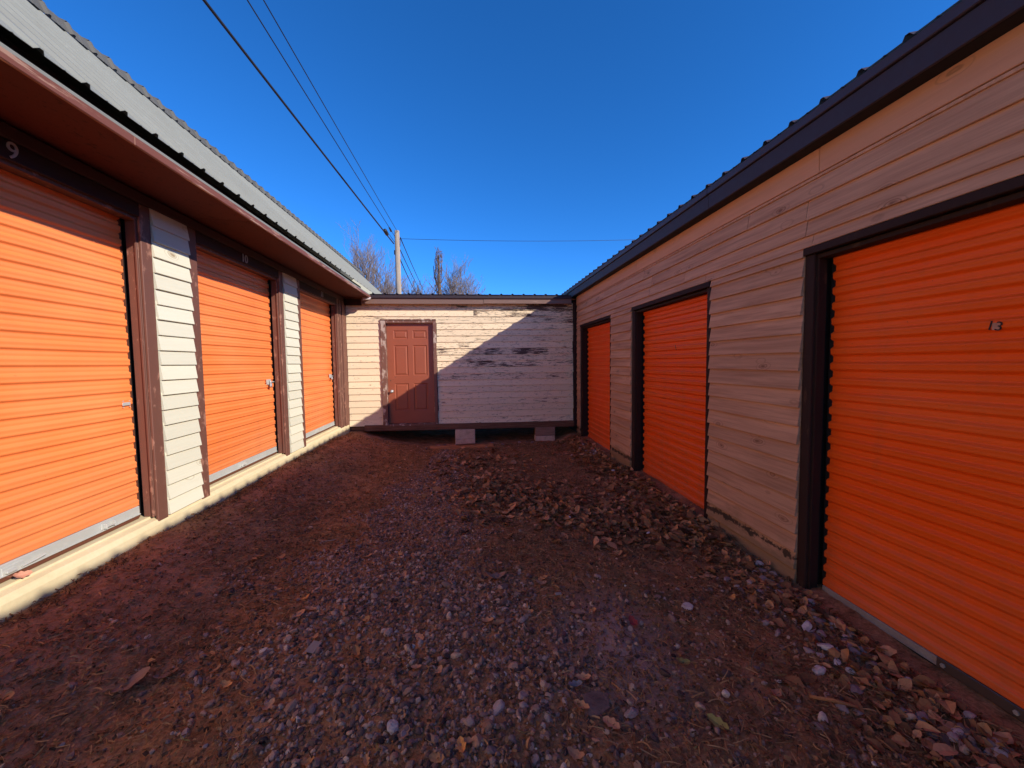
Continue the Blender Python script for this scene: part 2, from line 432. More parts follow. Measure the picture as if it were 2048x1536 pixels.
class MB:
    def __init__(s):
        s.v, s.f = [], []

    def add(s, vs, fs):
        b = len(s.v)
        s.v += [tuple(v) for v in vs]
        s.f += [tuple(b + i for i in f) for f in fs]
        return s

    def box(s, x0, x1, y0, y1, z0, z1):
        vs = [(x, y, z) for x in (x0, x1) for y in (y0, y1) for z in (z0, z1)]
        return s.add(vs, [(0, 1, 3, 2), (4, 6, 7, 5), (0, 4, 5, 1), (2, 3, 7, 6), (0, 2, 6, 4), (1, 5, 7, 3)])

    def cbox(s, x0, x1, y0, y1, z0, z1, c=0.003):
        """box with chamfered edges"""
        import itertools
        lo, hi = (x0, y0, z0), (x1, y1, z1)
        c = min(c, (x1 - x0) * .45, (y1 - y0) * .45, (z1 - z0) * .45)
        vs, idx = [], {}
        for sx, sy, sz in itertools.product((0, 1), repeat=3):
            sg = (sx, sy, sz)
            for ax in range(3):
                p = [0, 0, 0]
                for k in range(3):
                    base = hi[k] if sg[k] else lo[k]
                    p[k] = base if k == ax else (base - c if sg[k] else base + c)
                idx[(sg, ax)] = len(vs)
                vs.append(tuple(p))
        fs = []
        for ax in range(3):
            o1, o2 = [k for k in range(3) if k != ax]
            for sd in (0, 1):
                q = []
                for a, b in ((0, 0), (1, 0), (1, 1), (0, 1)):
                    sg = [0, 0, 0]
                    sg[ax], sg[o1], sg[o2] = sd, a, b
                    q.append(idx[(tuple(sg), ax)])
                fs.append(q)
        for ax in range(3):           # edges running along ax
            o1, o2 = [k for k in range(3) if k != ax]
            for a in (0, 1):
                for b in (0, 1):
                    g0, g1 = [0, 0, 0], [0, 0, 0]
                    g0[o1] = g1[o1] = a
                    g0[o2] = g1[o2] = b
                    g1[ax] = 1
                    g0, g1 = tuple(g0), tuple(g1)
                    fs.append([idx[(g0, o1)], idx[(g1, o1)], idx[(g1, o2)], idx[(g0, o2)]])
        for sg in itertools.product((0, 1), repeat=3):
            fs.append([idx[(sg, 0)], idx[(sg, 1)], idx[(sg, 2)]])
        return s.add(vs, fs)

    def tube(s, pts, rad, n=8, cap=True):
        pts = [Vector(p) for p in pts]
        rings = []
        b = len(s.v)
        for i, p in enumerate(pts):
            t = (pts[min(i + 1, len(pts) - 1)] - pts[max(i - 1, 0)])
            t = t.normalized() if t.length > 1e-9 else Vector((0, 0, 1))
            a = t.cross(Vector((0, 0, 1)) if abs(t.z) < 0.9 else Vector((1, 0, 0))).normalized()
            c = t.cross(a)
            r = rad[i] if isinstance(rad, (list, tuple)) else rad
            for k in range(n):
                an = 2 * math.pi * k / n
                s.v.append(tuple(p + (a * math.cos(an) + c * math.sin(an)) * r))
        for i in range(len(pts) - 1):
            for k in range(n):
                s.f.append((b + i * n + k, b + i * n + (k + 1) % n, b + (i + 1) * n + (k + 1) % n, b + (i + 1) * n + k))
        if cap:
            s.f.append(tuple(b + k for k in range(n))[::-1])
            s.f.append(tuple(b + (len(pts) - 1) * n + k for k in range(n)))
        return s

    def mesh(s, name, mat, smooth=False):
        me = mesh(name, s.v, s.f, mat, smooth)
        import bmesh
        bm = bmesh.new()
        bm.from_mesh(me)
        bmesh.ops.recalc_face_normals(bm, faces=bm.faces)
        bm.to_mesh(me)
        bm.free()
        return me


def wbox(name, mat, x0, x1, y0, y1, z0, z1, parent, c=0.003, rot=0.0, **kw):
    """chamfered box given by its extents in the yard; its origin is its centre"""
    cx, cy, cz = (x0 + x1) / 2, (y0 + y1) / 2, (z0 + z1) / 2
    m = MB().cbox(x0 - cx, x1 - cx, y0 - cy, y1 - cy, z0 - cz, z1 - cz, c)
    return ob(name, m.mesh(name, mat), T(cx, cy, cz, rot), parent, **kw)


_bc = {}


def board_mesh(L, h, tb, tt, mat, wav=0.0015, seed=0):
    """lap siding: x along, y outwards (thick lower edge), z up; origin lower left back"""
    key = (round(L, 3), h, tb, tt, mat, seed)
    if key in _bc:
        return _bc[key]
    r = random.Random(hash((round(L, 3), seed)) & 0xffff)
    n = max(1, int(L / 0.35))
    vs, fs = [], []
    for i in range(n + 1):
        x = L * i / n
        w = r.uniform(-wav, wav)
        w2 = r.uniform(-wav, wav)
        vs += [(x, -0.012, w), (x, tb + w2 - 0.002, w), (x, tb + w2, w + 0.003), (x, tt, h), (x, -0.012, h)]
    for i in range(n):
        a, b = i * 5, (i + 1) * 5
        for k in range(5):
            k2 = (k + 1) % 5
            fs.append((a + k, a + k2, b + k2, b + k))
    fs.append((4, 3, 2, 1, 0))
    fs.append(tuple(n * 5 + k for k in range(5)))
    m = MB().add(vs, fs)
    _bc[key] = m.mesh('siding_board', mat)
    return _bc[key]


def course(parent, side, a0, a1, z, mat, h=0.142, tb=0.026, tt=0.006, jit=0.004, peel=None, name='siding_board', plane=None):
    """one siding board. side L / R / E; a0 < a1 is its run along y (L, R) or x (E)"""
    L = a1 - a0
    seed = rnd.randrange(4)
    me = board_mesh(L, h, tb, tt, mat, seed=seed)
    j, jz, tilt = rnd.uniform(-jit, jit), rnd.uniform(-0.002, 0.002), rnd.uniform(-1, 1) * 0.0025 / max(L, 0.5)
    if side == 'L':      # outward +x ; local x -> -y
        M = T((plane or XL) , a1 + j, z + jz, -math.pi / 2)
    elif side == 'R':
        M = T((plane or XR), a0 + j, z + jz, math.pi / 2)
    else:
        M = T(a1 + j, (plane or YE), z + jz, math.pi)
    M = M @ Matrix.Rotation(tilt, 4, 'Y') @ Matrix.Rotation(rnd.uniform(-0.012, 0.012), 4, 'X')
    o = ob(name, me, M, parent)
    if peel is not None:
        o['peel'] = float(peel)
    return o


def rib_panel(name, mat, length, width, n_ribs, pitch=0.229, t=0.0, rib=0.019):
    """ribbed steel sheet: ribs run along local x (0..length), pitch along local y"""
    prof = []
    k = 0
    y = 0.0
    while k < n_ribs:
        yb = k * pitch
        prof += [(yb, 0.0), (yb + 0.085, 0.0), (yb + 0.095, 0.003), (yb + 0.105, 0.0), (yb + pitch - 0.05, 0.0), (yb + pitch - 0.034, rib), (yb + pitch - 0.016, rib)]
        k += 1
    prof.append((n_ribs * pitch, 0.0))
    vs, fs = [], []
    nseg = 4
    for i in range(nseg + 1):
        for (a, b) in prof:
            vs.append((length * i / nseg, a, b))
    m = len(prof)
    for i in range(nseg):
        for k in range(m - 1):
            fs.append((i * m + k, (i + 1) * m + k, (i + 1) * m + k + 1, i * m + k + 1))
    # underside 1.5 mm below
    b = len(vs)
    for (x, yy, z) in list(vs):
        vs.append((x, yy, z - 0.0025))
    for f in list(fs):
        fs.append(tuple(b + q for q in f[::-1]))
    for i0 in (0, nseg):
        for k in range(m - 1):
            p = i0 * m + k
            fs.append((p, p + 1, b + p + 1, b + p))
    return mesh(name, vs, fs, mat)


# ------------------------------------------------------------------ ground
def vnoise(x, y, seed):
    g = np.random.default_rng(seed).random((64, 64))
    xi, yi = np.floor(x).astype(int), np.floor(y).astype(int)
    fx, fy = x - xi, y - yi
    fx, fy = fx * fx * (3 - 2 * fx), fy * fy * (3 - 2 * fy)
    q = lambda a, b: g[a % 64, b % 64]
    return (q(xi, yi) * (1 - fx) + q(xi + 1, yi) * fx) * (1 - fy) + (q(xi, yi + 1) * (1 - fx) + q(xi + 1, yi + 1) * fx) * fy


def sst(x, a, b):
    t = np.clip((x - a) / (b - a), 0, 1)
    return t * t * (3 - 2 * t)


def ground_z(x, y):
    x, y = np.asarray(x, float), np.asarray(y, float)
    e = -1.72 + 0.10 * (vnoise(y * 1.7, x * 0 + 3, 5) - .5)
    left = 1 - sst(x, -2.42, e + 0.25)
    h = 0.285 * left
    h = h - 0.085 * sst(y, 4.5, 7.6) * sst(x, -1.9, -0.6) * (1 - sst(x, 1.7, 2.2))
    h = h + 0.05 * sst(x, 1.9, 2.25) * sst(y, 2.5, 3.5)
    h = h - 0.05 * left * sst(y, 7.0, 8.0)
    h = h + 0.03 * np.exp(-((x + 1.5) ** 2 / 0.25 + (y - 7.4) ** 2 / 0.5))
    inside = sst(x, -2.6, -2.4) * (1 - sst(x, 2.3, 2.6)) * sst(y, -3, 0) * (1 - sst(y, 9, 12))
    n = 0.045 * (vnoise(x * 1.3 + 9, y * 1.3 + 5, 1) - .5) + 0.022 * (vnoise(x * 5 + 2, y * 5 + 7, 2) - .5) + 0.012 * (vnoise(x * 17, y * 17 + 3, 3) - .5) + 0.007 * (vnoise(x * 41, y * 41, 4) - .5)
    soft = 1 - 0.6 * (1 - sst(np.abs(x - XR), 0.0, 0.4))
    far = sst(np.hypot(x, y - 4), 30, 400)
    return h * (1 - far) + n * soft * np.clip(inside + 0.5, 0, 1)


def axis(lo, hi, step, ends):
    core = list(np.arange(lo, hi + 1e-6, step))
    return np.array(sorted([-e for e in ends if -e < lo] + core + [e for e in ends if e > hi]))


far_pts = [3.2, 4, 5, 6, 8, 11, 15, 20, 30, 45, 70, 110, 180, 300, 600, 1200]
gx = axis(-2.7, 2.5, 0.022, far_pts)
gy = axis(-0.2, 9.2, 0.024, [0.6, 1.2, 2.0] + far_pts + [10])
GX, GY = np.meshgrid(gx, gy, indexing='ij')
GZ = ground_z(GX, GY)
nx, ny = len(gx), len(gy)
gv = np.stack([GX, GY, GZ], -1).reshape(-1, 3)
ii = np.arange(nx * ny).reshape(nx, ny)
gf = np.stack([ii[:-1, :-1], ii[1:, :-1], ii[1:, 1:], ii[:-1, 1:]], -1).reshape(-1, 4)


def np_mesh(name, verts, faces, mat, attr=None, smooth=True):
    """fast mesh from arrays; faces all of one size"""
    me = bpy.data.meshes.new(name)
    k = faces.shape[1]
    me.vertices.add(len(verts))
    me.vertices.foreach_set('co', np.ascontiguousarray(verts, np.float32).ravel())
    me.loops.add(faces.size)
    me.loops.foreach_set('vertex_index', np.ascontiguousarray(faces, np.int32).ravel())
    me.polygons.add(len(faces))
    me.polygons.foreach_set('loop_start', np.arange(0, faces.size, k, dtype=np.int32))
    me.polygons.foreach_set('use_smooth', np.full(len(faces), smooth))
    me.update(calc_edges=True)
    me.materials.append(MT[mat])
    if attr is not None:
        a = me.attributes.new('tint', 'FLOAT', 'POINT')
        a.data.foreach_set('value', np.ascontiguousarray(attr, np.float32))
    return me


ob('ground', np_mesh('ground', gv, gf, 'ground'), Matrix.Identity(4), kind='structure')


def gz(x, y):
    return float(ground_z(x, y))


# ------------------------------------------------------------------ left storage building
LB = thing('storage_building', 'storage building with sunlit orange roll-up doors 9, 10 and 11 and a grey metal roof', 'building', (XL - 1.5, 4.0, 0.0))
Y0L, Y1L = -6.0, 15.0
# concrete slab with a shallow step under each door
m = MB()
prof = [(XL - 3.0, 0.0), (XL + 0.012, 0.0), (XL + 0.012, 0.37), (XL + 0.004, 0.385), (XL - 0.008, SLAB), (XL - 0.055, 0.415), (XL - 0.06, 0.428), (XL - 0.3, 0.432), (XL - 3.0, 0.432)]
ys = list(np.arange(Y0L, Y1L + .01, 0.25))
vs, fs = [], []
for y in ys:
    for k, (x, z) in enumerate(prof):
        q = 0.004 if 1 < k < 6 else 0
        vs.append((x + rnd.uniform(-q, q) - XL, y - 4, z + rnd.uniform(-q, q) * .5))
np_ = len(prof)
for i in range(len(ys) - 1):
    for k in range(np_):
        k2 = (k + 1) % np_
        fs.append((i * np_ + k, (i + 1) * np_ + k, (i + 1) * np_ + k2, i * np_ + k2))
ob('concrete_slab', MB().add(vs, fs).mesh('concrete_slab', 'concrete'), T(XL, 4, 0), LB)

L_DOORS = [(1.73, 3.28, '9'), (3.895, 5.44, '10'), (6.07, 7.66, '11')]
HEAD_L = 2.735       # underside of the head boards
# backing wall, split round the openings
m = MB()
edges = [Y0L] + [e for d in L_DOORS for e in d[:2]] + [Y1L]
for i in range(0, len(edges), 2):
    m.box(XL - 0.16, XL - 0.014, edges[i] + (0.0 if i == 0 else 0.042), edges[i + 1] - (0.0 if i == len(edges) - 2 else 0.042), 0.40, 2.95)
for d in L_DOORS:
    m.box(XL - 0.159, XL - 0.0145, d[0] - .0415, d[1] + .0415, HEAD_L + .02, 2.949).box(XL - .20, XL - .165, d[0] - .1, d[1] + .1, .41, 2.9)
m.box(XL - 3.0, XL - 2.9, Y0L, Y1L, 0.4, 3.3)
m.box(XL - 2.9, XL - 0.16, Y0L, Y0L + 0.1, 0.4, 2.95)
m.box(XL - 2.9, XL - 0.16, Y1L - .1, Y1L, 0.4, 2.95)
m.v = [(x - XL, y - 4, z) for x, y, z in m.v]
ob('wall', m.mesh('wall', 'void'), T(XL, 4, 0), LB)

# siding between the doors: every board by itself
for (a, b) in ((3.386, 3.786), (5.558, 5.956)):
    z = SLAB + 0.002
    k = 0
    while z < 2.80:
        hh = min(0.142, 2.84 - z)
        course(LB, 'L', a, b, z, 'cream', h=hh, tb=0.026, jit=0.005)
        z += 0.1205 + rnd.uniform(-0.002, 0.002)
# siding further forward, behind the camera
z = SLAB + 0.002
while z < 2.80:
    course(LB, 'L', Y0L, 1.62, z, 'cream', h=0.142)
    course(LB, 'L', 8.2, Y1L, z, 'cream', h=0.142)
    z += 0.1205


def curtain_mesh(w, h, z0, mat, depth=0.012, period=0.0985, seed=0, sharp=4.5):
    """corrugated curtain: x across, y outwards, z up from 0"""
    r = random.Random(seed)
    nz = int(h / period * 18)
    nxs = 28
    vs, fs = [], []
    dents = [(r.uniform(.1, w - .1), r.uniform(.1, h - .4), r.uniform(.05, .16), r.uniform(-.007, .005)) for _ in range(7)]
    for i in range(nz + 1):
        z = h * i / nz
        ph = 2 * math.pi * z / period
        y = -depth / 2 + depth / 2 * math.tanh(sharp * math.sin(ph)) / math.tanh(sharp)
        y += 0.0012 * math.sin(ph * 3.0 + .6)
        for j in range(nxs + 1):
            x = w * j / nxs
            dy = sum(q[3] * math.exp(-((x - q[0]) ** 2 + (z - q[1]) ** 2) / q[2] ** 2) for q in dents)
            vs.append((x, y + dy + 0.0022 * math.sin(x * 5 + z * 2.1 + seed) + 0.0010 * math.sin(x * 13 + z * 7 + 2 * seed), z + 0.0018 * math.sin(x * 3 + z * 4 + seed)))
    for i in range(nz):
        for j in range(nxs):
            a = i * (nxs + 1) + j
            fs.append((a, a + 1, a + nxs + 2, a + nxs + 1))
    return mesh('roll_up_door', vs, fs, mat, True)


def number_mesh(txt, size, ext, mat):
    cu = bpy.data.curves.new('number', 'FONT')
    cu.body = txt
    cu.size = size
    cu.extrude = ext
    cu.align_x = 'CENTER'
    cu.align_y = 'CENTER'
    to = bpy.data.objects.new('number', cu)
    me = bpy.data.meshes.new_from_object(to)
    bpy.data.objects.remove(to)
    bpy.data.curves.remove(cu)
    me.materials.clear()
    me.materials.append(MT[mat])
    return me


def left_door(d, i):
    y0, y1, num = d
    bz0, bz1 = 0.462, 0.530
    cx = XL - 0.108
    M = T(cx, y1 - 0.022, bz1, -math.pi / 2)
    c = ob('roll_up_door', curtain_mesh(y1 - y0 - 0.044, HEAD_L + 0.06 - bz1, 0, 'orange_l', seed=i), M, LB)
    # galvanised bottom bar with rubber seal
    m = MB().cbox(-.012, .006, y0 + 0.026 - 4, y1 - 0.026 - 4, bz0, bz1, .003)
    m.cbox(.006, .016, y0 + 0.03 - 4, y1 - 0.03 - 4, bz0 + .002, bz0 + .010, .002)
    ob('bottom_bar', m.mesh('bottom_bar', 'steel'), T(cx, 4, 0), c)
    m = MB().cbox(-.008, .004, y0 + 0.03 - 4, y1 - 0.03 - 4, 0.434, bz0 - .001, .002)
    ob('rubber_seal', m.mesh('rubber_seal', 'guide'), T(cx, 4, 0), c)
    for yy in (y0 + 0.002, y1 - 0.030):
        m = MB().box(-.03, -.014, yy - 4, yy + .030 - 4, 0.435, HEAD_L + .05)
        ob('guide_rail', m.mesh('guide_rail', 'guide'), T(cx, 4, 0), c)
    # lift bracket on the bar
    ym = {'9': 2.98, '10': 4.62, '11': 6.80}[num]
    m = MB().cbox(.006, .012, -.05, .05, .012, .055, .002).cbox(.012, .034, -.035, -.028, .016, .05, .002).cbox(.012, .034, .028, .035, .016, .05, .002)
    m.tube([(.03, -.03, .030), (.03, .03, .030)], .006)
    ob('lift_bracket', m.mesh('lift_bracket', 'steel'), T(cx, ym, bz0), c)
    if num == '9':
        m = MB().cbox(.006, .013, -.09, .02, .008, .05, .002).cbox(.013, .03, -.08, -.03, .016, .03, .002).tube([(.02, .0, .02), (.02, .06, .024), (.022, .12, .032)], .006)
        ob('foot_latch', m.mesh('foot_latch', 'steel'), T(cx, 2.44, bz0), c)
    # slide latch plate next to the far jamb
    yl = y1 - 0.155
    if num != '9':
        m = MB().cbox(.001, .007, -.05, .06, -.035, .035, .002).cbox(.007, .022, -.05, -.03, -.028, .028, .002).cbox(.007, .022, .01, .03, -.028, .028, .002)
        m.tube([(.015, -.07, .0), (.015, .115, .0)], .007)
        m.cbox(.010, .016, -.03, .045, .016, .030, .002)
        ob('slide_latch', m.mesh('slide_latch', 'steel'), T(cx, yl, 1.385), c)
        m = MB().cbox(.004, .009, -.012, .012, -.052, -.034, .002)
        ob('lock_tab', m.mesh('lock_tab', 'rust'), T(cx, yl + .02, 1.385), c)
    else:
        m = MB().cbox(.001, .004, -.04, .028, -.012, .012, .001)
        for a in (-.034, .022):
            for b in (-.022, .022):
                m.tube([(.001, a, b), (.006, a, b)], .004, 6)
        ob('latch_plate', m.mesh('latch_plate', 'steel'), T(cx, y1 - .07, 1.325), c)
    # trim: front boards, reveals, head
    for (a, b, far) in ((y0 - 0.105, y0 - .001, 0), (y1 + .001, y1 + 0.102, 1)):
        wbox('door_trim', 'trim_l', XL - 0.013, XL + 0.008, a, b, 0.385, HEAD_L - .002 if False else 2.826, LB, .004)
    for (a, b) in ((y0 - .040, y0 - .002), (y1 + .002, y1 + 0.040)):
        wbox('door_jamb', 'trim_l', XL - 0.098, XL - 0.015, a, b, 0.43, HEAD_L + .05, LB, .003)
    wbox('door_stop', 'trim_l', XL - 0.030, XL - 0.0155, y1 - .014, y1 + .0015, 0.43, HEAD_L, LB, .002)
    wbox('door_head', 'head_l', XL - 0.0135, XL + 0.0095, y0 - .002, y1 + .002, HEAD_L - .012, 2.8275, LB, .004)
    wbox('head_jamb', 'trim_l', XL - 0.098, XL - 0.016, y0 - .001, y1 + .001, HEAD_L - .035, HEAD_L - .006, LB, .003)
    # door number
    yn = {'9': 2.46, '10': 4.66, '11': 6.93}[num]
    me = number_mesh(num, 0.125, 0.003, 'digit')
    M = Matrix.Translation((XL + 0.0135, yn, 2.773)) @ Matrix(((0, 0, 1, 0), (1, 0, 0, 0), (0, 1, 0, 0), (0, 0, 0, 1)))
    ob('door_number', me, M, LB)
    return c


for i, d in enumerate(L_DOORS):
    left_door(d, i)

# frieze under the soffit, corner boards against the shed
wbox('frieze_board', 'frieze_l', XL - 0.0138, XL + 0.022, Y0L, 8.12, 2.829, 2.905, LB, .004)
wbox('corner_board', 'trim_l', XL - 0.013, XL + 0.012, 7.785, 7.835, 0.385, 2.826, LB, .004)
wbox('corner_board', 'trim_l', XL - 0.013, XL + 0.006, 7.86, 7.90, 0.385, 2.826, LB, .004)
wbox('corner_board', 'trim_l', XL - 0.013, XL + 0.020, 7.925, 8.115, 0.385, 2.826, LB, .004)

# soffit panels (sloping a little down to the fascia), one sheet every 2.44 m
XFL, ZFL = -1.90, 2.882
y = Y0L
for k, yb in enumerate([-6, -3.5, -1.06, 1.38, 3.82, 6.26, 8.05]):
    if k == 0:
        y = yb
        continue
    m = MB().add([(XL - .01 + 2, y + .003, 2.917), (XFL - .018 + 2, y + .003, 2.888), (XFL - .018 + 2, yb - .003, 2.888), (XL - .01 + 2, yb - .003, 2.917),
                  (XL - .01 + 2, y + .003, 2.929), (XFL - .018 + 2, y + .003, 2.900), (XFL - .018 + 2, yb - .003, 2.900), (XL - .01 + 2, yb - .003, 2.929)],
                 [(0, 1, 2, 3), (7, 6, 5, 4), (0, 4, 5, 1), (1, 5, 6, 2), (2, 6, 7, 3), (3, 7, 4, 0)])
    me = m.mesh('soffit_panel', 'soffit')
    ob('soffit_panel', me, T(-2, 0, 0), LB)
    y = yb
for (a, b) in ((Y0L, -1.2), (-1.197, 2.55), (2.553, 5.35), (5.353, 8.04)):
    wbox('fascia_board', 'fascia', XFL - 0.018, XFL, a, b, ZFL, 2.932 + rnd.uniform(-.002, .002), LB, .004)
wbox('drip_strip', 'roof_l', XFL - 0.040, XFL - 0.012, Y0L, 8.05, 2.936, 2.958, LB, .003)
wbox('roof_underlay', 'void', -2.62, XFL - 0.085, Y0L, 8.05, 2.95, 2.990, LB, .002)  # painted near black so the open eave gap looks shaded
wbox('purlin', 'void', -2.17, -2.10, Y0L, 8.05, 2.992, 3.12, LB, .002)  # same black, painted shade behind the sheet edge
# broken white end of the fascia where it meets the shed
m = MB()
m.add([(0, 0, 0), (.13, .0, .012), (.15, .02, .05), (.06, .03, .075), (-.02, .02, .05), (0, .05, 0), (.12, .05, .01), (.14, .06, .045), (.05, .06, .07), (-.02, .06, .05)],
      [(0, 1, 2, 3, 4), (9, 8, 7, 6, 5), (0, 5, 6, 1), (1, 6, 7, 2), (2, 7, 8, 3), (3, 8, 9, 4), (4, 9, 5, 0)])
ob('broken_board_end', m.mesh('broken_board_end', 'whitescrap'), T(-2.02, 7.86, 2.835), LB)

# roof: ribbed sheets up a steep slope, ridge cap on top
EX, EZ, RX, RZ = -2.0, 3.095, -3.95, 4.94
ang = math.atan2(RZ - EZ, EX - RX)
slope = math.hypot(RZ - EZ, EX - RX)
W4 = 0.229 * 4
sheet = rib_panel('roof_sheet', 'roof_l', slope + 0.0, W4, 4)
nP = int((Y1L - Y0L) / W4)
for k in range(nP):
    yy = 1.706 - 0.205 + (k - 9) * W4
    if yy < Y0L - .5 or yy + W4 > Y1L + .2:
        continue
    # local x up the slope, local y along the eave
    ux = Vector((-math.cos(ang), 0, math.sin(ang)))
    uy = Vector((0, 1, 0))
    un = Vector((math.sin(ang), 0, math.cos(ang)))
    M = Matrix.Identity(4)
    for r_ in range(3):
        M[r_][0], M[r_][1], M[r_][2] = ux[r_], uy[r_], un[r_]
    j = rnd.uniform(-.004, .004)
    M.translation = Vector((EX, yy, EZ)) - ux * j + un * (0.0004 * (k % 2))
    ob('roof_sheet', sheet, M, LB)
# rear slope
m = MB().add([(RX, Y0L, RZ - .02), (RX, Y1L, RZ - .02), (RX - 2.1, Y1L, 3.0), (RX - 2.1, Y0L, 3.0), (RX, Y0L, RZ - .06), (RX, Y1L, RZ - .06), (RX - 2.1, Y1L, 2.96), (RX - 2.1, Y0L, 2.96)],
             [(0, 1, 2, 3), (7, 6, 5, 4), (0, 4, 5, 1), (1, 5, 6, 2), (2, 6, 7, 3), (3, 7, 4, 0)])
ob('rear_roof_slope', m.mesh('rear_roof_slope', 'roof_l'), Matrix.Identity(4), LB)
# gable triangles
for yy in (Y0L + .05, Y1L - .12):
    m = MB().add([(EX - .2, yy, 3.0), (RX - 2.0, yy, 3.0), (RX, yy, RZ - .09), (EX - .2, yy + .07, 3.0), (RX - 2.0, yy + .07, 3.0), (RX, yy + .07, RZ - .09)],
                 [(0, 1, 2), (5, 4, 3), (0, 3, 4, 1), (1, 4, 5, 2), (2, 5, 3, 0)])
    ob('gable', m.mesh('gable', 'cream'), Matrix.Identity(4), LB)
# ridge cap, ribbed, standing proud of the sheets
cap = rib_panel('ridge_cap', 'cap_l', 0.125, W4 * 2, 8, rib=0.024)
cap_t = rib_panel('ridge_cap', 'cap_l', 0.22, W4 * 2, 8, rib=0.024)
for k in range(14):
    yy = 1.706 - 0.205 + (k * 2 - 9) * W4
    if yy + W4 * 2 > Y1L + .6:
        break
    foot = Vector((RX + 0.055, yy, RZ - 0.035))
    foot.x, foot.z = RX + 0.075 + .022, RZ - 0.075 * (RZ - EZ) / (EX - RX) + 0.016
    for me_, a2, L_ in ((cap, math.radians(66), .125), (cap_t, math.radians(22), .22)):
        M = Matrix.Translation((foot.x, yy + W4 * 2, foot.z)) @ Matrix.Rotation(math.pi, 4, 'Z') @ Matrix.Rotation(-a2, 4, 'Y')
        ob('ridge_cap', me_, M, LB)
        foot = foot + Vector((-math.cos(a2) * L_, 0, math.sin(a2) * L_))

# ------------------------------------------------------------------ right storage building
RB = thing('storage_building', 'shaded tan-sided storage building with a dark overhanging roof edge and three deep orange doors', 'building', (XR + 1.5, 4.0, 0.0))
Y0R, Y1R = -7.0, 14.0
R_DOORS = [(0.78, 2.385), (3.56, 5.20), (6.17, 7.76)]
HEAD_R = 2.285
m = MB()
edges = [Y0R] + [e for d in R_DOORS for e in d] + [Y1R]
for i in range(0, len(edges), 2):
    m.box(XR + 0.014, XR + 0.16, edges[i] + (0.0 if i == 0 else 0.038), edges[i + 1] - (0.0 if i == len(edges) - 2 else 0.038), -0.1, 2.96)
for d in R_DOORS:
    m.box(XR + 0.0145, XR + 0.159, d[0] - .0375, d[1] + .0375, HEAD_R + .02, 2.959).box(XR + .165, XR + .20, d[0] - .1, d[1] + .1, -.09, 2.9)
m.box(XR + 4.0, XR + 4.1, Y0R, Y1R, -.1, 2.9)
m.box(XR + .16, XR + 4.0, Y0R, Y0R + .1, -.1, 2.96)
m.box(XR + .16, XR + 4.0, Y1R - .1, Y1R, -.1, 2.96)
m.v = [(x - XR, y - 4, z) for x, y, z in m.v]
ob('wall', m.mesh('wall', 'void'), T(XR, 4, 0), RB)
m = MB().cbox(-.028, 4.1, Y0R - 4, Y1R - 4, -0.3, -0.012, .008)
ob('concrete_slab', m.mesh('concrete_slab', 'sill'), T(XR, 4, 0), RB)
# courses between the doors
zc = [-0.02 + 0.1278 * k for k in range(19)]
for z in zc:
    h = 0.15 if z < 2.2 else 0.085
    for (a, b) in ((2.462, 3.488), (5.30, 6.10)):
        course(RB, 'R', a, b, z, 'tan', h=h, tb=0.028, tt=0.006, jit=0.006)
    course(RB, 'R', 7.87, 8.10, z, 'tan', h=h, tb=0.026, tt=0.007, jit=0.002)
    course(RB, 'R', Y0R, 0.70, z, 'tan', h=h, tb=0.027, tt=0.007)
# long courses above the doors with their butt joints
for z, joints in ((2.30, [3.567, 5.95, 2.39]), (2.412, [2.44, 3.93, 4.744, 6.9]), (2.52, [2.442, 4.693, 5.88]), (2.645, [3.0, 6.43, 4.9])):
    js = sorted([Y0R, -3.5, 0.1] + joints + [8.10])
    for a, b in zip(js[:-1], js[1:]):
        course(RB, 'R', a + .0025, b - .0025, z + (0.038 if z == 2.30 else 0), 'tan', h=0.135 if z > 2.31 else 0.09, tb=0.026, tt=0.006, jit=0.001)
for a, b in ((Y0R, -2.2), (-2.197, 2.35), (2.353, 5.1), (5.103, 8.10)):
    wbox('frieze_strip', 'tan', XR - 0.019, XR + .006, a, b, 2.768, 2.786, RB, .002)
    o = ob('frieze_board', MB().cbox(0, b - a, -.012, .026, 0, .158, .003).mesh('frieze_board', 'frieze'), T(XR, a, 2.789, math.pi / 2), RB)


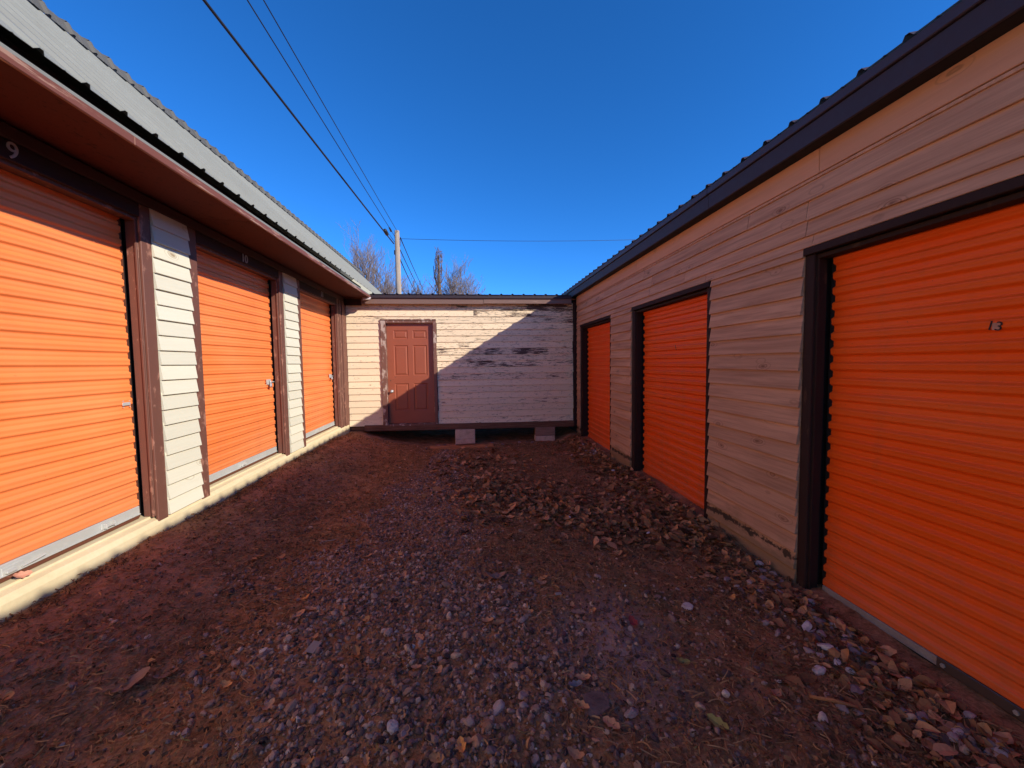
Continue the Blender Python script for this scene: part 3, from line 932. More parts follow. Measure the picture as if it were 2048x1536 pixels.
def right_door(d, i):
    y0, y1 = d
    cx = XR + 0.106
    c = ob('roll_up_door', curtain_mesh(y1 - y0 - 0.050, HEAD_R + 0.06 - .045, 0, 'orange_r', seed=7 + i, depth=0.019, sharp=2.6), T(cx, y0 + .025, .045, math.pi / 2), RB)
    m = MB().cbox(-.006, .012, y0 + 0.024 - 4, y1 - 0.024 - 4, 0.004, .045, .003)
    m.cbox(-.012, -.006, y0 + 0.024 - 4, y1 - 0.024 - 4, 0.004, .012, .002)
    ob('bottom_bar', m.mesh('bottom_bar', 'sill'), T(cx, 4, 0), c)
    m = MB().cbox(-.008, .010, y0 + 0.026 - 4, y1 - 0.026 - 4, -.012, .002, .002)
    ob('rubber_seal', m.mesh('rubber_seal', 'void'), T(cx, 4, 0), c)
    for yy in (y0 + .002, y1 - .028):
        m = MB().box(.016, .034, yy - 4, yy + .028 - 4, -.01, HEAD_R + .05)
        ob('guide_rail', m.mesh('guide_rail', 'void'), T(cx, 4, 0), c)
    for (a, b) in ((y0 - 0.062, y0 - .001), (y1 + .001, y1 + (0.072 if i == 0 else 0.092))):
        wbox('door_trim', 'trim_r', XR - 0.006, XR + .012, a, b, -.012, HEAD_R + .003, RB, .004)
    for (a, b) in ((y0 - .036, y0 - .002), (y1 + .002, y1 + .036)):
        wbox('door_jamb', 'trim_r', XR + 0.0135, XR + .094, a, b, -.012, HEAD_R, RB, .003)
    wbox('door_stop', 'trim_r', XR + .016, XR + .030, y1 - .013, y1 + .0015, -.012, HEAD_R, RB, .002)
    wbox('door_head', 'trim_r', XR - 0.024, XR + .012, y0 - .064, y1 + .075, HEAD_R + .004, HEAD_R + .052, RB, .004)
    wbox('head_jamb', 'trim_r', XR + 0.0135, XR + .094, y0, y1, HEAD_R - .030, HEAD_R - .002, RB, .003)
    return c


rds = [right_door(d, i) for i, d in enumerate(R_DOORS)]
# worn number 13 on the nearest door, a few specks of one on the next
Rn = Matrix(((0, 0, -1, 0), (-1, 0, 0, 0), (0, 1, 0, 0), (0, 0, 0, 1)))
m_ = number_mesh('13', 0.060, 0.0009, 'ink')
ob('painted_number', m_, Matrix.Translation((XR + .1035, 1.545, 1.735)) @ Rn @ Matrix.Rotation(-.2, 4, 'Z'), rds[0])
m = MB().cbox(-.0008, .0008, -.020, .010, -.018, .020, .0005)
ob('peeled_patch', m.mesh('peeled_patch', 'leaf_pink'), T(XR + .1052, 1.545, 1.737), rds[0])
m = MB().cbox(-.001, .001, -.006, .006, -.01, .01, .0006).cbox(-.001, .001, -.016, -.008, -.03, -.018, .0006).cbox(-.001, .001, .006, .016, .012, .03, .0006)
ob('worn_number', m.mesh('worn_number', 'rust'), T(XR + .104, 4.32, 1.745), rds[1])
# strap bracket with two bolts at the nearest sill
m = MB().cbox(-.010, -.004, -.16, .17, -.026, .026, .01)
ob('strap_bracket', m.mesh('strap_bracket', 'rust'), T(XR + .098, 1.52, .030), rds[0])
for yy in (-.13, .14):
    ob('bolt_head', MB().tube([(-.004, 0, 0), (-.016, 0, 0)], .011, 6).mesh('bolt_head', 'chrome'), T(XR + .098, 1.52 + yy, .030), rds[0])
wbox('corner_board', 'trim_r', XR - .004, XR + .012, 7.853, 7.868, 0.0, 2.28, RB, .003)

# eave: soffit, fascia, metal edge, roof sheets
XE = 2.145
m = MB().cbox(XE + .022, XR + .03, Y0R, 8.95, 2.948, 2.960, .002)
m.v = [(x - 2.2, y - 1, z) for x, y, z in m.v]
ob('soffit', m.mesh('soffit', 'void'), T(2.2, 1, 0), RB)
for a, b in ((Y0R, -2.9), (-2.898, 0.7), (.702, 3.36), (3.362, 6.1), (6.102, 8.95)):
    wbox('fascia_trim', 'fascia_r', XE + .002, XE + .020, a, b, 2.945, 3.068, RB, .004)
    wbox('drip_edge', 'roof_r', XE - .014, XE + .016, a, b, 3.070, 3.128, RB, .005)
s_l = 4.3
a_r = math.radians(14)
sheet_r = rib_panel('roof_sheet', 'roof_r', s_l, W4, 4, rib=0.020)
for k in range(24):
    yy = 1.701 - 0.204 + (k - 9) * W4
    if yy < Y0R - .5 or yy + W4 > Y1R + .3:
        continue
    ux = Vector((math.cos(a_r), 0, math.sin(a_r)))
    un = Vector((-math.sin(a_r), 0, math.cos(a_r)))
    M = Matrix.Identity(4)
    # local y must run towards -Y to keep a right-handed frame, so flip and start at the far end
    for r_ in range(3):
        M[r_][0], M[r_][1], M[r_][2] = ux[r_], (0, 1, 0)[r_], un[r_]
    M[0][2], M[2][2] = un.x, un.z
    # (ux, +Y, un) is left-handed: build it as (ux, -Y, un)
    M[1][1] = 1.0
    M = Matrix.Translation((XE - .020, yy + W4, 3.132)) @ Matrix.Rotation(-a_r, 4, 'Y') @ Matrix.Diagonal((1, -1, 1, 1))
    ob('roof_sheet', sheet_r, M, RB)
m = MB().add([(XR, 0, 2.955), (XR + 4.0, 0, 2.955), (XR + 4.0, 0, 4.08), (XR, 0, 3.11)], [(0, 1, 2, 3)])
for yy in (Y0R + .02, Y1R - .1):
    m2 = MB().add([(0, 0, 2.962), (4.0, 0, 2.962), (4.0, 0, 4.05), (0, 0, 3.09), (0, .07, 2.962), (4.0, .07, 2.962), (4.0, .07, 4.05), (0, .07, 3.09)],
                  [(0, 1, 2, 3), (7, 6, 5, 4), (0, 4, 5, 1), (1, 5, 6, 2), (2, 6, 7, 3), (3, 7, 4, 0)])
    ob('gable', m2.mesh('gable', 'tan'), T(XR + .02, yy, 0), RB)

# ------------------------------------------------------------------ shed at the end of the yard
SH = thing('wooden_shed', 'low wooden shed with peeling white siding and a red-brown panel door, closing the yard', 'shed', (0.0, YE + 1.2, 0.0))
SX0, SX1 = -2.44, 2.24
m = MB().box(SX0, -1.74, YE + .014, YE + .10, .33, 2.95).box(-.672, SX1, YE + .014, YE + .10, .33, 2.95).box(-1.74, -.672, YE + .0145, YE + .0995, 2.44, 2.949)
m.box(SX0, SX1, YE + 3.0, YE + 3.1, .33, 2.95).box(SX0, SX0 + .09, YE + .10, YE + 3.0, .331, 2.949).box(SX1 - .09, SX1, YE + .10, YE + 3.0, .331, 2.949)
ob('wall', m.mesh('wall', 'void'), Matrix.Identity(4), SH)
m = MB().box(SX0, SX1, YE + .02, YE + 3.1, .24, .328)
ob('floor_deck', m.mesh('floor_deck', 'beam'), Matrix.Identity(4), SH)
peelL = [0.1, 0.1, 0.15, 0.1, 0.2, 0.15, 0.2, 0.1, 0.2, 0.25, 0.3, 0.2, 0.2, 0.15, 0.2, 0.2, 0.2, 0.2, 0.2]
peelR = [0.7, 0.4, 0.55, 0.5, 0.5, 0.55, 0.4, 0.85, 0.55, 1.05, 0.75, 1.18, 0.8, 0.6, 0.75, 0.7, 0.6, 0.7, 0.8]
for k in range(19):
    z = 0.335 + 0.1302 * k
    skew = 0.0
    if z > 2.40:
        ja = [-0.35, 0.55, 0.1][k % 3]
        course(SH, 'E', SX0 + .01, ja - .002, z, 'white', h=.15, tb=.024, jit=.002, peel=0.6 if z < 2.6 else 0.7)
        course(SH, 'E', ja + .002, 2.19, z, 'white', h=.15, tb=.024, jit=.003, peel=1.25 if 2.5 < z < 2.7 else 0.9)
    else:
        course(SH, 'E', SX0 + .01, -1.776, z, 'white', h=.15, tb=.024, jit=.006, peel=peelL[k])
        course(SH, 'E', -.660, 2.19, z, 'white', h=.15, tb=.024, jit=.008, peel=peelR[k])
# door frame
DX0, DX1 = -1.665, -0.735
DZ0, DZ1 = 0.372, 2.41
for (a, b) in ((DX0 - .105, DX0 - .006), (DX1 + .006, DX1 + .068)):
    wbox('door_trim', 'trim_s', a, b, YE - .052, YE + .012, .345, DZ1 + .055, SH, .005)
wbox('door_trim', 'trim_s', DX0 - .105, DX1 + .068, YE - .056, YE + .012, DZ1 + .057, DZ1 + .115 - .03, SH, .005)
for (a, b) in ((DX0 - .030, DX0 - .004), (DX1 + .004, DX1 + .030)):
    wbox('door_jamb', 'trim_s', a, b, YE - .050, YE + .085, DZ0 - .02, DZ1 + .052, SH, .003)
wbox('door_jamb', 'trim_s', DX0 - .004, DX1 + .004, YE - .049, YE + .085, DZ1 + .012, DZ1 + .052, SH, .003)
wbox('threshold', 'trim_s', DX0 - .02, DX1 + .02, YE - .058, YE + .10, DZ0 - .045, DZ0 - .006, SH, .004)
# the door leaf and its six raised panels
DYF = YE + .030
D = ob('panel_door', None, T(0, 0, 0), SH) if False else None
leaf = MB()
w, hgt = DX1 - DX0, DZ1 - DZ0
st, mid = 0.135, 0.10
pw = (w - 2 * st - mid) / 2
cols = [(st, st + pw), (st + pw + mid, w - st)]
rows = [(0.26, 0.82), (0.98, 1.60), (1.73, 1.90)]
xs = sorted({0, w, *[c for q in cols for c in q]})
zs = sorted({0, hgt, *[c for q in rows for c in q]})
for i in range(len(xs) - 1):
    for j in range(len(zs) - 1):
        hole = any(abs(xs[i] - c[0]) < 1e-6 for c in cols) and any(abs(zs[j] - r[0]) < 1e-6 for r in rows)
        if not hole:
            leaf.add([(xs[i], 0, zs[j]), (xs[i + 1], 0, zs[j]), (xs[i + 1], 0, zs[j + 1]), (xs[i], 0, zs[j + 1])], [(0, 1, 2, 3)])
leaf.add([(0, 0, 0), (w, 0, 0), (w, .04, 0), (0, .04, 0), (0, 0, hgt), (w, 0, hgt), (w, .04, hgt), (0, .04, hgt)], [(0, 3, 2, 1), (4, 5, 6, 7), (0, 4, 7, 3), (1, 2, 6, 5), (3, 7, 6, 2)])
DO = ob('panel_door', mesh('panel_door', leaf.v, leaf.f, 'door'), T(DX0, DYF, DZ0), SH)
for c in cols:
    for r in rows:
        pm = MB()
        a, b, c0, c1 = c[0], c[1], r[0], r[1]
        loops = [(0, 0.0), (0.012, 0.010), (0.022, 0.011), (0.045, 0.001)]
        vv = []
        for ins, dep in loops:
            vv += [(a + ins, dep, c0 + ins), (b - ins, dep, c0 + ins), (b - ins, dep, c1 - ins), (a + ins, dep, c1 - ins)]
        ff = []
        for q in range(len(loops) - 1):
            for k in range(4):
                ff.append((q * 4 + k, q * 4 + (k + 1) % 4, (q + 1) * 4 + (k + 1) % 4, (q + 1) * 4 + k))
        ff.append((12, 13, 14, 15))
        ob('door_panel', mesh('door_panel', vv, ff, 'door'), T(DX0, DYF, DZ0), DO)
# knob, latch holes, hinges
m = MB().tube([(0, 0, 0), (0, -.012, 0), (0, -.014, 0), (0, -.045, 0), (0, -.055, 0), (0, -.075, 0), (0, -.082, 0)], [.033, .033, .012, .012, .027, .027, .014], 16)
ob('door_knob', m.mesh('door_knob', 'chrome', True), T(DX0 + .075, DYF, 1.055 - .02), DO)
m = MB().tube([(0, .001, 0), (0, -.004, 0)], .012, 10).tube([(.10, .001, .07), (.10, -.004, .07)], .008, 10).tube([(.05, .001, .02), (.05, -.003, .02)], .006, 8)
ob('lock_plug', m.mesh('lock_plug', 'rust'), T(DX0 + .055, DYF, 1.255), DO)
for zz in (.62, 1.32, 2.20):
    m = MB().tube([(0, 0, -.05), (0, 0, .05)], .009, 8)
    ob('hinge', m.mesh('hinge', 'door'), T(DX1 + .002, DYF - .008, zz), DO)
# posts at both corners
wbox('corner_post', 'trim_r', 2.196, XR - .012, YE - .05, YE + .012, .215, 2.86, SH, .006)
wbox('corner_post', 'trim_l', SX0 - .006, SX0 + .008, YE - .045, YE + .012, .385, 2.82, SH, .003)
# skid beam, tipped a little like the shed
bm_ = MB().cbox(-2.17, 2.17, -.05, .05, -.062, .062, .008)
ob('skid_beam', bm_.mesh('skid_beam', 'beam'), T(0.03, YE - .005, 0.283) @ Matrix.Rotation(math.radians(0.38), 4, 'Y'), SH)
wbox('skid_beam', 'beam', SX0 + .1, SX1 - .1, YE + 1.4, YE + 1.5, .12, .238, SH, .006)
# trim boards under the roof edge
ytr = YE - .150
wbox('fascia_board', 'fascia_s', -2.10, 0.302, ytr, ytr + .022, 2.782, 2.905, SH, .004)
wbox('fascia_board', 'fascia_s', 0.305, XE - .02, ytr - .003, ytr + .019, 2.794, 2.905, SH, .004)
wbox('fascia_board', 'trim_r', -2.43, -2.103, ytr + .045, ytr + .062, 2.76, 2.905, SH, .004)
wbox('soffit', 'beam', SX0, SX1, ytr + .024, YE + .012, 2.893, 2.904, SH, .002)
wbox('drip_edge', 'fascia_r', -2.05, XE - .022, ytr - .030, ytr - .004, 2.894, 2.966, SH, .004)
s_sheet = rib_panel('roof_sheet', 'roof_r', 3.4, W4, 4, rib=0.021)
for k in range(5):
    xx = -2.06 + k * W4
    nn = 4
    me = s_sheet
    if xx + W4 > 2.12:
        me = rib_panel('roof_sheet', 'roof_r', 3.4, .5, 2, rib=0.021)
    M = Matrix.Translation((xx, ytr - .05, 2.968)) @ Matrix.Rotation(math.pi / 2, 4, 'Z') @ Matrix.Diagonal((1, -1, 1, 1)) @ Matrix.Rotation(-math.radians(2.0), 4, 'Y')
    ob('roof_sheet', me, M, SH)

# concrete blocks under the skid
for (x0, x1, yb, parts) in ((-0.322, 0.086, YE - .075, ((.022, .218, 'block', 'pale concrete block carrying the shed, full-height one of the middle stack'), (-.14, .019, 'block', 'thin pale concrete block half sunk in the dirt under the middle stack'))),
                            (1.362, 1.782, YE - .060, ((.028, .212, 'block_b', 'brown-stained concrete block carrying the shed near its dark corner post'), (-.14, .025, 'block', 'pale block at ground level under the brown-stained block')))):
    for (z0, z1, mt, lab) in parts:
        cx = (x0 + x1) / 2 + rnd.uniform(-.006, .006)
        m = MB().cbox(x0 - cx, x1 - cx, 0, .19, 0, z1 - z0, .008)
        o = ob('concrete_block', m.mesh('concrete_block', mt), T(cx, yb, z0, rnd.uniform(-.02, .02)))
        tag(o, lab, 'block', 'blocks propping up the shed')

# ------------------------------------------------------------------ padlocks (hang from the slide latches)
def padlock(x, y, z, label, rz):
    t = thing('padlock', label, 'padlock', (x, y, z), 'padlocks on the left doors')
    Rm = Matrix.Translation((x, y, z)) @ Matrix.Rotation(rz, 4, 'Z') @ Matrix.Rotation(math.radians(-24), 4, 'X')
    m = MB().cbox(-.010, .012, -.027, .027, -.078, -.028, .004).cbox(.012, .014, -.014, .014, -.062, -.040, .001)
    ob('lock_body', m.mesh('lock_body', 'chrome'), Rm, t)
    pts = [(.0, -.016, -.030)] + [(.0, -.016 * math.cos(a), .0 + .016 * math.sin(a)) for a in np.linspace(0, math.pi, 9)] + [(.0, .016, -.030)]
    ob('shackle', MB().tube(pts, .0045, 8).mesh('shackle', 'chrome', True), Rm, t)


padlock(XL - .082, 5.30, 1.392, 'silver padlock on the latch of orange door 10', .35)
padlock(XL - .082, 7.525, 1.392, 'silver padlock on the latch of the farthest sunlit door, number 11', .35)

# ------------------------------------------------------------------ utility pole and lines
UP = thing('utility_pole', 'bare wooden utility pole rising behind the shed roof', 'utility pole', (-3.42, 20, 0))
m = MB().tube([(0, 0, -.3), (0.01, 0, 4), (.0, 0, 8.09)], [.155, .14, .118], 16)
ob('pole_shaft', m.mesh('pole_shaft', 'pole', True), T(-3.42, 20, 0), UP)
m = MB().tube([(-.13, -.02, 7.55), (-.30, -.35, 7.80)], .012, 6).tube([(.12, .0, 7.72), (.17, -.04, 7.62), (.15, -.06, 7.4), (.125, -.03, 7.32)], .014, 6)
m.cbox(-.16, -.11, -.06, .06, 6.95, 7.15, .01)
ob('pole_hardware', m.mesh('pole_hardware', 'cable'), T(-3.42, 20, 0), UP)


def wire(label, a, b, r, sag, name='power_line', extra=None, parts=None):
    n = 26
    a, b = Vector(a), Vector(b)
    pts = []
    for i in range(n + 1):
        t = i / n
        p = a.lerp(b, t)
        p.z -= sag * 4 * t * (1 - t)
        pts.append(p - a)
    o = ob(name, MB().tube(pts, r, 6).mesh(name, 'cable', True), T(*a))
    tag(o, label, 'power line', 'lines on the utility pole')
    return o


def beyond(p8, p20, y):
    t = (y - 8) / 12.0
    return tuple(p8[k] + (p20[k] - p8[k]) * t for k in range(3))


c1 = wire('thick black cable running overhead from the pole, lowest of three', beyond((-4.584, 8, 8.227), (-3.60, 20, 7.49), -14), (-3.58, 19.95, 7.46), .030, .12)
c2 = wire('thin middle power line running overhead from the pole', beyond((-3.875, 8, 8.285), (-3.52, 20, 7.80), -14), (-3.5, 19.95, 7.78), .013, .10)
c3 = wire('thin power line running overhead to the very top of the pole', beyond((-3.615, 8, 8.306), (-3.40, 20, 8.02), -14), (-3.38, 19.95, 8.02), .012, .08)
wire('black line leaving the pole low and dropping away behind the shed', (-3.32, 20.05, 6.75), (-7.31, 60, 11.4), .028, .2)
wire('middle line leaving the pole and dropping away behind the shed', (-3.30, 20.05, 7.2), (-6.58, 60, 11.5), .024, .2)
wire('upper line leaving the pole and dropping away behind the shed', (-3.28, 20.05, 7.8), (-6.07, 60, 11.5), .024, .2)
wire('very thin line crossing the sky from the pole towards the tan building', (-3.3, 20.1, 7.75), (11.0, 22, 8.62), .010, .12)
# splice case on the thick cable, taper fitting on the middle line
m = MB().tube([(-.02, -.25, .03), (-.012, -.2, .02), (0, .2, -.012), (.0, .26, -.018)], [.03, .085, .085, .03], 10)
ob('splice_case', m.mesh('splice_case', 'cable', True), T(-3.885, 19.0, 7.625), c1) if False else None
sp = ob('splice_case', m.mesh('splice_case', 'cable', True), T(-3.66, 18.6, 7.56))
tag(sp, 'stubby black splice case on the thick cable just before the pole', 'splice case')
m = MB().tube([(0, -.2, .012), (0, .2, -.012)], [.035, .05], 8)
fi = ob('line_clamp', m.mesh('line_clamp', 'cable', True), T(-3.55, 19.0, 7.83))
tag(fi, 'small black clamp on the middle power line just before the pole', 'line clamp')

# ------------------------------------------------------------------ bare winter trees beyond the shed
def bare_tree(x, y, height, spread, label, seed, trunk_f=0.5, levels=4, limbs=13):
    r = random.Random(seed)
    t = thing('bare_tree', label, 'tree', (x, y, 0), 'bare trees beyond the shed')
    tr, cr = MB(), MB()
    trunk, n = [], 7
    for i in range(n + 1):
        q = i / n
        trunk.append(Vector((r.uniform(-.08, .08) * q, r.uniform(-.1, .1) * q, q * height * (trunk_f + .12))))
    R0 = height * 0.013
    tr.tube(trunk, [R0 * (1 - 0.6 * i / n) for i in range(n + 1)], 7)

    def branch(p, d, L, R, lev):
        nseg = 4 if lev < 3 else 2
        pts, q, dd = [p.copy()], p.copy(), d.copy()
        for s_ in range(nseg):
            w = .16 + .05 * lev
            dd = (dd + Vector((r.uniform(-w, w), r.uniform(-w, w), r.uniform(-.02, .16)))).normalized()
            q = q + dd * (L / nseg)
            pts.append(q.copy())
        cr.tube(pts, [max(R * (1 - .7 * s_ / nseg), .0052) for s_ in range(nseg + 1)], 4 if lev < 2 else 3, cap=False)
        if lev >= levels:
            return
        kids = r.choice([4, 5, 6]) + (2 if lev == 1 else 0)
        for k in range(kids):
            f = .22 + .78 * (k + r.random()) / kids
            i0 = min(int(f * nseg), nseg - 1)
            bp = pts[i0].lerp(pts[i0 + 1], min(1, f * nseg - i0))
            a = r.uniform(0, 6.283)
            side = Vector((math.cos(a), math.sin(a), r.uniform(.1, .5)))
            nd = (dd * .9 + side * r.uniform(.45, .8)).normalized()
            branch(bp, nd, L * (.34 + .2 * r.random()) * (1.15 - .4 * f), max(R * .48, .0065), lev + 1)

    for k in range(limbs):
        f = .55 + .45 * k / (limbs - 1)
        i0 = min(int(f * n), n - 1)
        bp = trunk[i0].lerp(trunk[i0 + 1], f * n - i0)
        a = k * 2.4 + r.uniform(-.4, .4)
        left = height - bp.z
        tilt = spread / left * r.uniform(.35, 1.0) * (1.1 if k < limbs - 2 else .3)
        nd = Vector((math.cos(a) * tilt, math.sin(a) * tilt, 1)).normalized()
        branch(bp, nd, left * r.uniform(.72, .98), R0 * .42, 1)
    ob('trunk', tr.mesh('trunk', 'bark', True), T(x, y, 0), t)
    ob('crown', mesh('crown', cr.v, cr.f, 'twig', True), T(x, y, 0), t)


TREES = [(-10.25, 41, 12.9, 2.2, 'tallest bare tree with a rounded crown, left of the utility pole', 3, .42),
         (-8.7, 41, 11.0, 2.3, 'bushy bare tree lower down, next to the tallest one left of the pole', 5, .40),
         (-7.6, 46, 10.2, 2.2, 'low bare tree just left of the utility pole, barely above the shed roof', 8, .40),
         (-5.6, 46, 10.4, 2.3, 'low bare tree just right of the utility pole, behind the slanting lines', 9, .42),
         (-4.4, 50, 10.3, 2.2, 'faint low bare tree between the slanting lines and the vine-covered trunk', 12, .42),
         (-1.5, 42, 11.0, 1.9, 'slender pale bare tree just right of the vine-covered trunk', 21, .48),
         (-0.2, 43, 9.9, 2.3, 'rightmost bare tree, low and spreading above the shed roof', 23, .45)]
for a in TREES:
    bare_tree(*a[:5], seed=a[5], trunk_f=a[6])
# dead trunk wrapped in vines
SN = thing('dead_tree', 'dead tree trunk wrapped in brown vines, standing up behind the shed', 'tree', (-2.86, 40, 0))
m = MB().tube([(-.05, 0, 0), (.03, 0, 6), (-.02, 0, 10), (0, 0, 12.3)], [.3, .2, .15, .08], 8)
m.tube([(-.1, 0, 9.2), (-.45, .1, 10.1), (-.55, .1, 11.3)], [.09, .07, .03], 6).tube([(.1, 0, 9.5), (.5, 0, 10.2), (.8, 0, 10.6)], [.05, .03, .012], 5)
m.tube([(-.05, 0, 8.6), (-.4, 0, 8.9), (-.6, 0, 8.4), (-.62, 0, 7.9)], [.07, .06, .04, .02], 5)
ob('trunk', m.mesh('trunk', 'bark', True), T(-2.86, 40, 0), SN)
m = MB()
r_ = random.Random(4)
for k in range(420):
    z = 5.5 + 7.4 * (k / 420) ** .8 + r_.uniform(-.2, .2)
    a = r_.uniform(0, 6.28)
    w_ = .24 + .10 * r_.random() if z < 11 else .30
    p = Vector((w_ * math.cos(a), w_ * math.sin(a), z))
    q = p + Vector((r_.uniform(-.16, .16), r_.uniform(-.16, .16), r_.uniform(-.9, .5)))
    mid_ = p.lerp(q, .5) + Vector((r_.uniform(-.1, .1), r_.uniform(-.1, .1), 0))
    m.tube([p, mid_, q], [.022, .018, .008], 3, cap=False)
ob('vines', mesh('vines', m.v, m.f, 'vine', True), T(-2.86, 40, 0), SN)

# ------------------------------------------------------------------ gravel, stones, leaves, straw
def ico(sub):
    t = (1 + 5 ** .5) / 2
    v = np.array([(-1, t, 0), (1, t, 0), (-1, -t, 0), (1, -t, 0), (0, -1, t), (0, 1, t), (0, -1, -t), (0, 1, -t), (t, 0, -1), (t, 0, 1), (-t, 0, -1), (-t, 0, 1)], float)
    v /= np.linalg.norm(v[0])
    f = [(0, 11, 5), (0, 5, 1), (0, 1, 7), (0, 7, 10), (0, 10, 11), (1, 5, 9), (5, 11, 4), (11, 10, 2), (10, 7, 6), (7, 1, 8), (3, 9, 4), (3, 4, 2), (3, 2, 6), (3, 6, 8), (3, 8, 9), (4, 9, 5), (2, 4, 11), (6, 2, 10), (8, 6, 7), (9, 8, 1)]
    for _ in range(sub):
        v = list(map(tuple, v))
        cache, nf = {}, []

        def midp(a, b):
            k = (min(a, b), max(a, b))
            if k not in cache:
                q = np.array(v[a]) + np.array(v[b])
                q /= np.linalg.norm(q)
                cache[k] = len(v)
                v.append(tuple(q))
            return cache[k]
        for a, b, c in f:
            x, y, z = midp(a, b), midp(b, c), midp(c, a)
            nf += [(a, x, z), (b, y, x), (c, z, y), (x, y, z)]
        f, v = nf, np.array(v)
    return np.array(v), np.array(f)


def rot_mats(n, tilt=0.6):
    a = rng.uniform(0, 2 * np.pi, n)
    bx, by = rng.normal(0, tilt, n), rng.normal(0, tilt, n)
    ca, sa = np.cos(a), np.sin(a)
    Rz = np.zeros((n, 3, 3))
    Rz[:, 0, 0], Rz[:, 0, 1], Rz[:, 1, 0], Rz[:, 1, 1], Rz[:, 2, 2] = ca, -sa, sa, ca, 1
    Rx = np.zeros((n, 3, 3))
    Rx[:, 0, 0], Rx[:, 1, 1], Rx[:, 1, 2], Rx[:, 2, 1], Rx[:, 2, 2] = 1, np.cos(bx), -np.sin(bx), np.sin(bx), np.cos(bx)
    Ry = np.zeros((n, 3, 3))
    Ry[:, 1, 1], Ry[:, 0, 0], Ry[:, 0, 2], Ry[:, 2, 0], Ry[:, 2, 2] = 1, np.cos(by), np.sin(by), -np.sin(by), np.cos(by)
    return Rx @ Ry @ Rz


def stones(px, py, rad, sub, lift=0.25):
    """merged arrays of irregular stones sitting on the ground"""
    n = len(px)
    bv, bf = ico(sub)
    shapes = []
    for _ in range(14):
        d = rng.normal(0, 1, (5, 3))
        d /= np.linalg.norm(d, axis=1)[:, None]
        s = bv * (1 + rng.normal(0, .07, (len(bv), 1)))
        for q in d:                                   # shave facets
            k = s @ q
            lim = rng.uniform(.55, .85)
            s = s - np.clip(k - lim, 0, None)[:, None] * q
        shapes.append(s)
    shapes = np.array(shapes)[rng.integers(0, 14, n)]
    ax = np.stack([rng.uniform(1.0, 1.5, n), rng.uniform(.8, 1.05, n), rng.uniform(.55, .85, n)], 1)
    V = np.einsum('nij,nkj->nki', rot_mats(n, .45), shapes * ax[:, None, :]) * rad[:, None, None]
    V += np.stack([px, py, ground_z(px, py) + rad * lift], 1)[:, None, :]
    F = bf[None] + (np.arange(n) * len(bv))[:, None, None]
    return V.reshape(-1, 3), F.reshape(-1, 3), len(bv)


CY = np.array([0.4, 1.5, 2.2, 2.8, 3.3, 4.0, 5.0, 6.0, 7.0, 7.8])
CX = np.array([-.10, -.15, -.27, -.52, -.64, -.60, -.55, -.45, -.42, -.4])
CW = np.array([.92, .92, .78, .78, .72, .58, .48, .38, .24, .1])


def gravel_density(x, y):
    c, w = np.interp(y, CY, CX), np.interp(y, CY, CW)
    n = vnoise(x * 3.1 + 4, y * 3.1, 21)
    n2 = vnoise(x * 7 + 1, y * 7 + 9, 22)
    d = np.abs(x - c) / w + (n - .5) * .9 + (n2 - .5) * .5
    core = (1 - sst(d, .66, 1.2)) * (.72 + .28 * sst(n2, .25, .5))
    right = .20 * (1 - sst(np.abs(x - .95) + (n - .5) * .8, .35, .95)) * (1 - sst(y, 2.2, 3.2))
    wall = .38 * sst(x, 1.55, 1.95) * (1 - sst(y, 2.6, 3.4)) * sst(n, .2, .6)
    leftp = .30 * (1 - sst(np.abs(x + 1.35) + (n - .5) * .6, .1, .45)) * (1 - sst(np.abs(y - 2.6), .4, 1.2))
    base = .035
    return np.clip(np.maximum.reduce([core, right, wall, leftp, np.full_like(x, base)]), 0, 1)


def scatter(n, x0, x1, y0, y1, dens, near=True):
    x = rng.uniform(x0, x1, n)
    y = rng.uniform(y0, y1, n)
    k = rng.random(n) < dens(x, y)
    return x[k], y[k]


# dense pebbles; larger facets count near the camera
x, y = scatter(98000, -2.2, 2.2, 0.7, 8.0, lambda x, y: gravel_density(x, y) * np.where(y < 3.4, 1.0, .8))
rad = np.clip(rng.lognormal(math.log(.0090), .40, len(x)), .004, .026)
nearm = y < 2.9
a, b = stones(x[nearm], y[nearm], rad[nearm], 1), stones(x[~nearm], y[~nearm], rad[~nearm], 0)
V = np.vstack([a[0], b[0]])
F = np.vstack([a[1], b[1] + len(a[0])])
tint = np.concatenate([np.repeat(rng.beta(1.5, 2.0, nearm.sum()), a[2]), np.repeat(rng.beta(1.5, 2.0, (~nearm).sum()), b[2])])
ob('gravel', np_mesh('gravel', V, F, 'gravel', tint, smooth=False), Matrix.Identity(4), label='grey and purple-brown pebbles spread down the middle of the yard', category='gravel', kind='stuff') if False else \
    tag(ob('gravel', np_mesh('gravel', V, F, 'gravel', tint, smooth=False), Matrix.Identity(4)), 'grey and purple-brown pebbles spread down the middle of the yard', 'gravel', None, 'stuff')


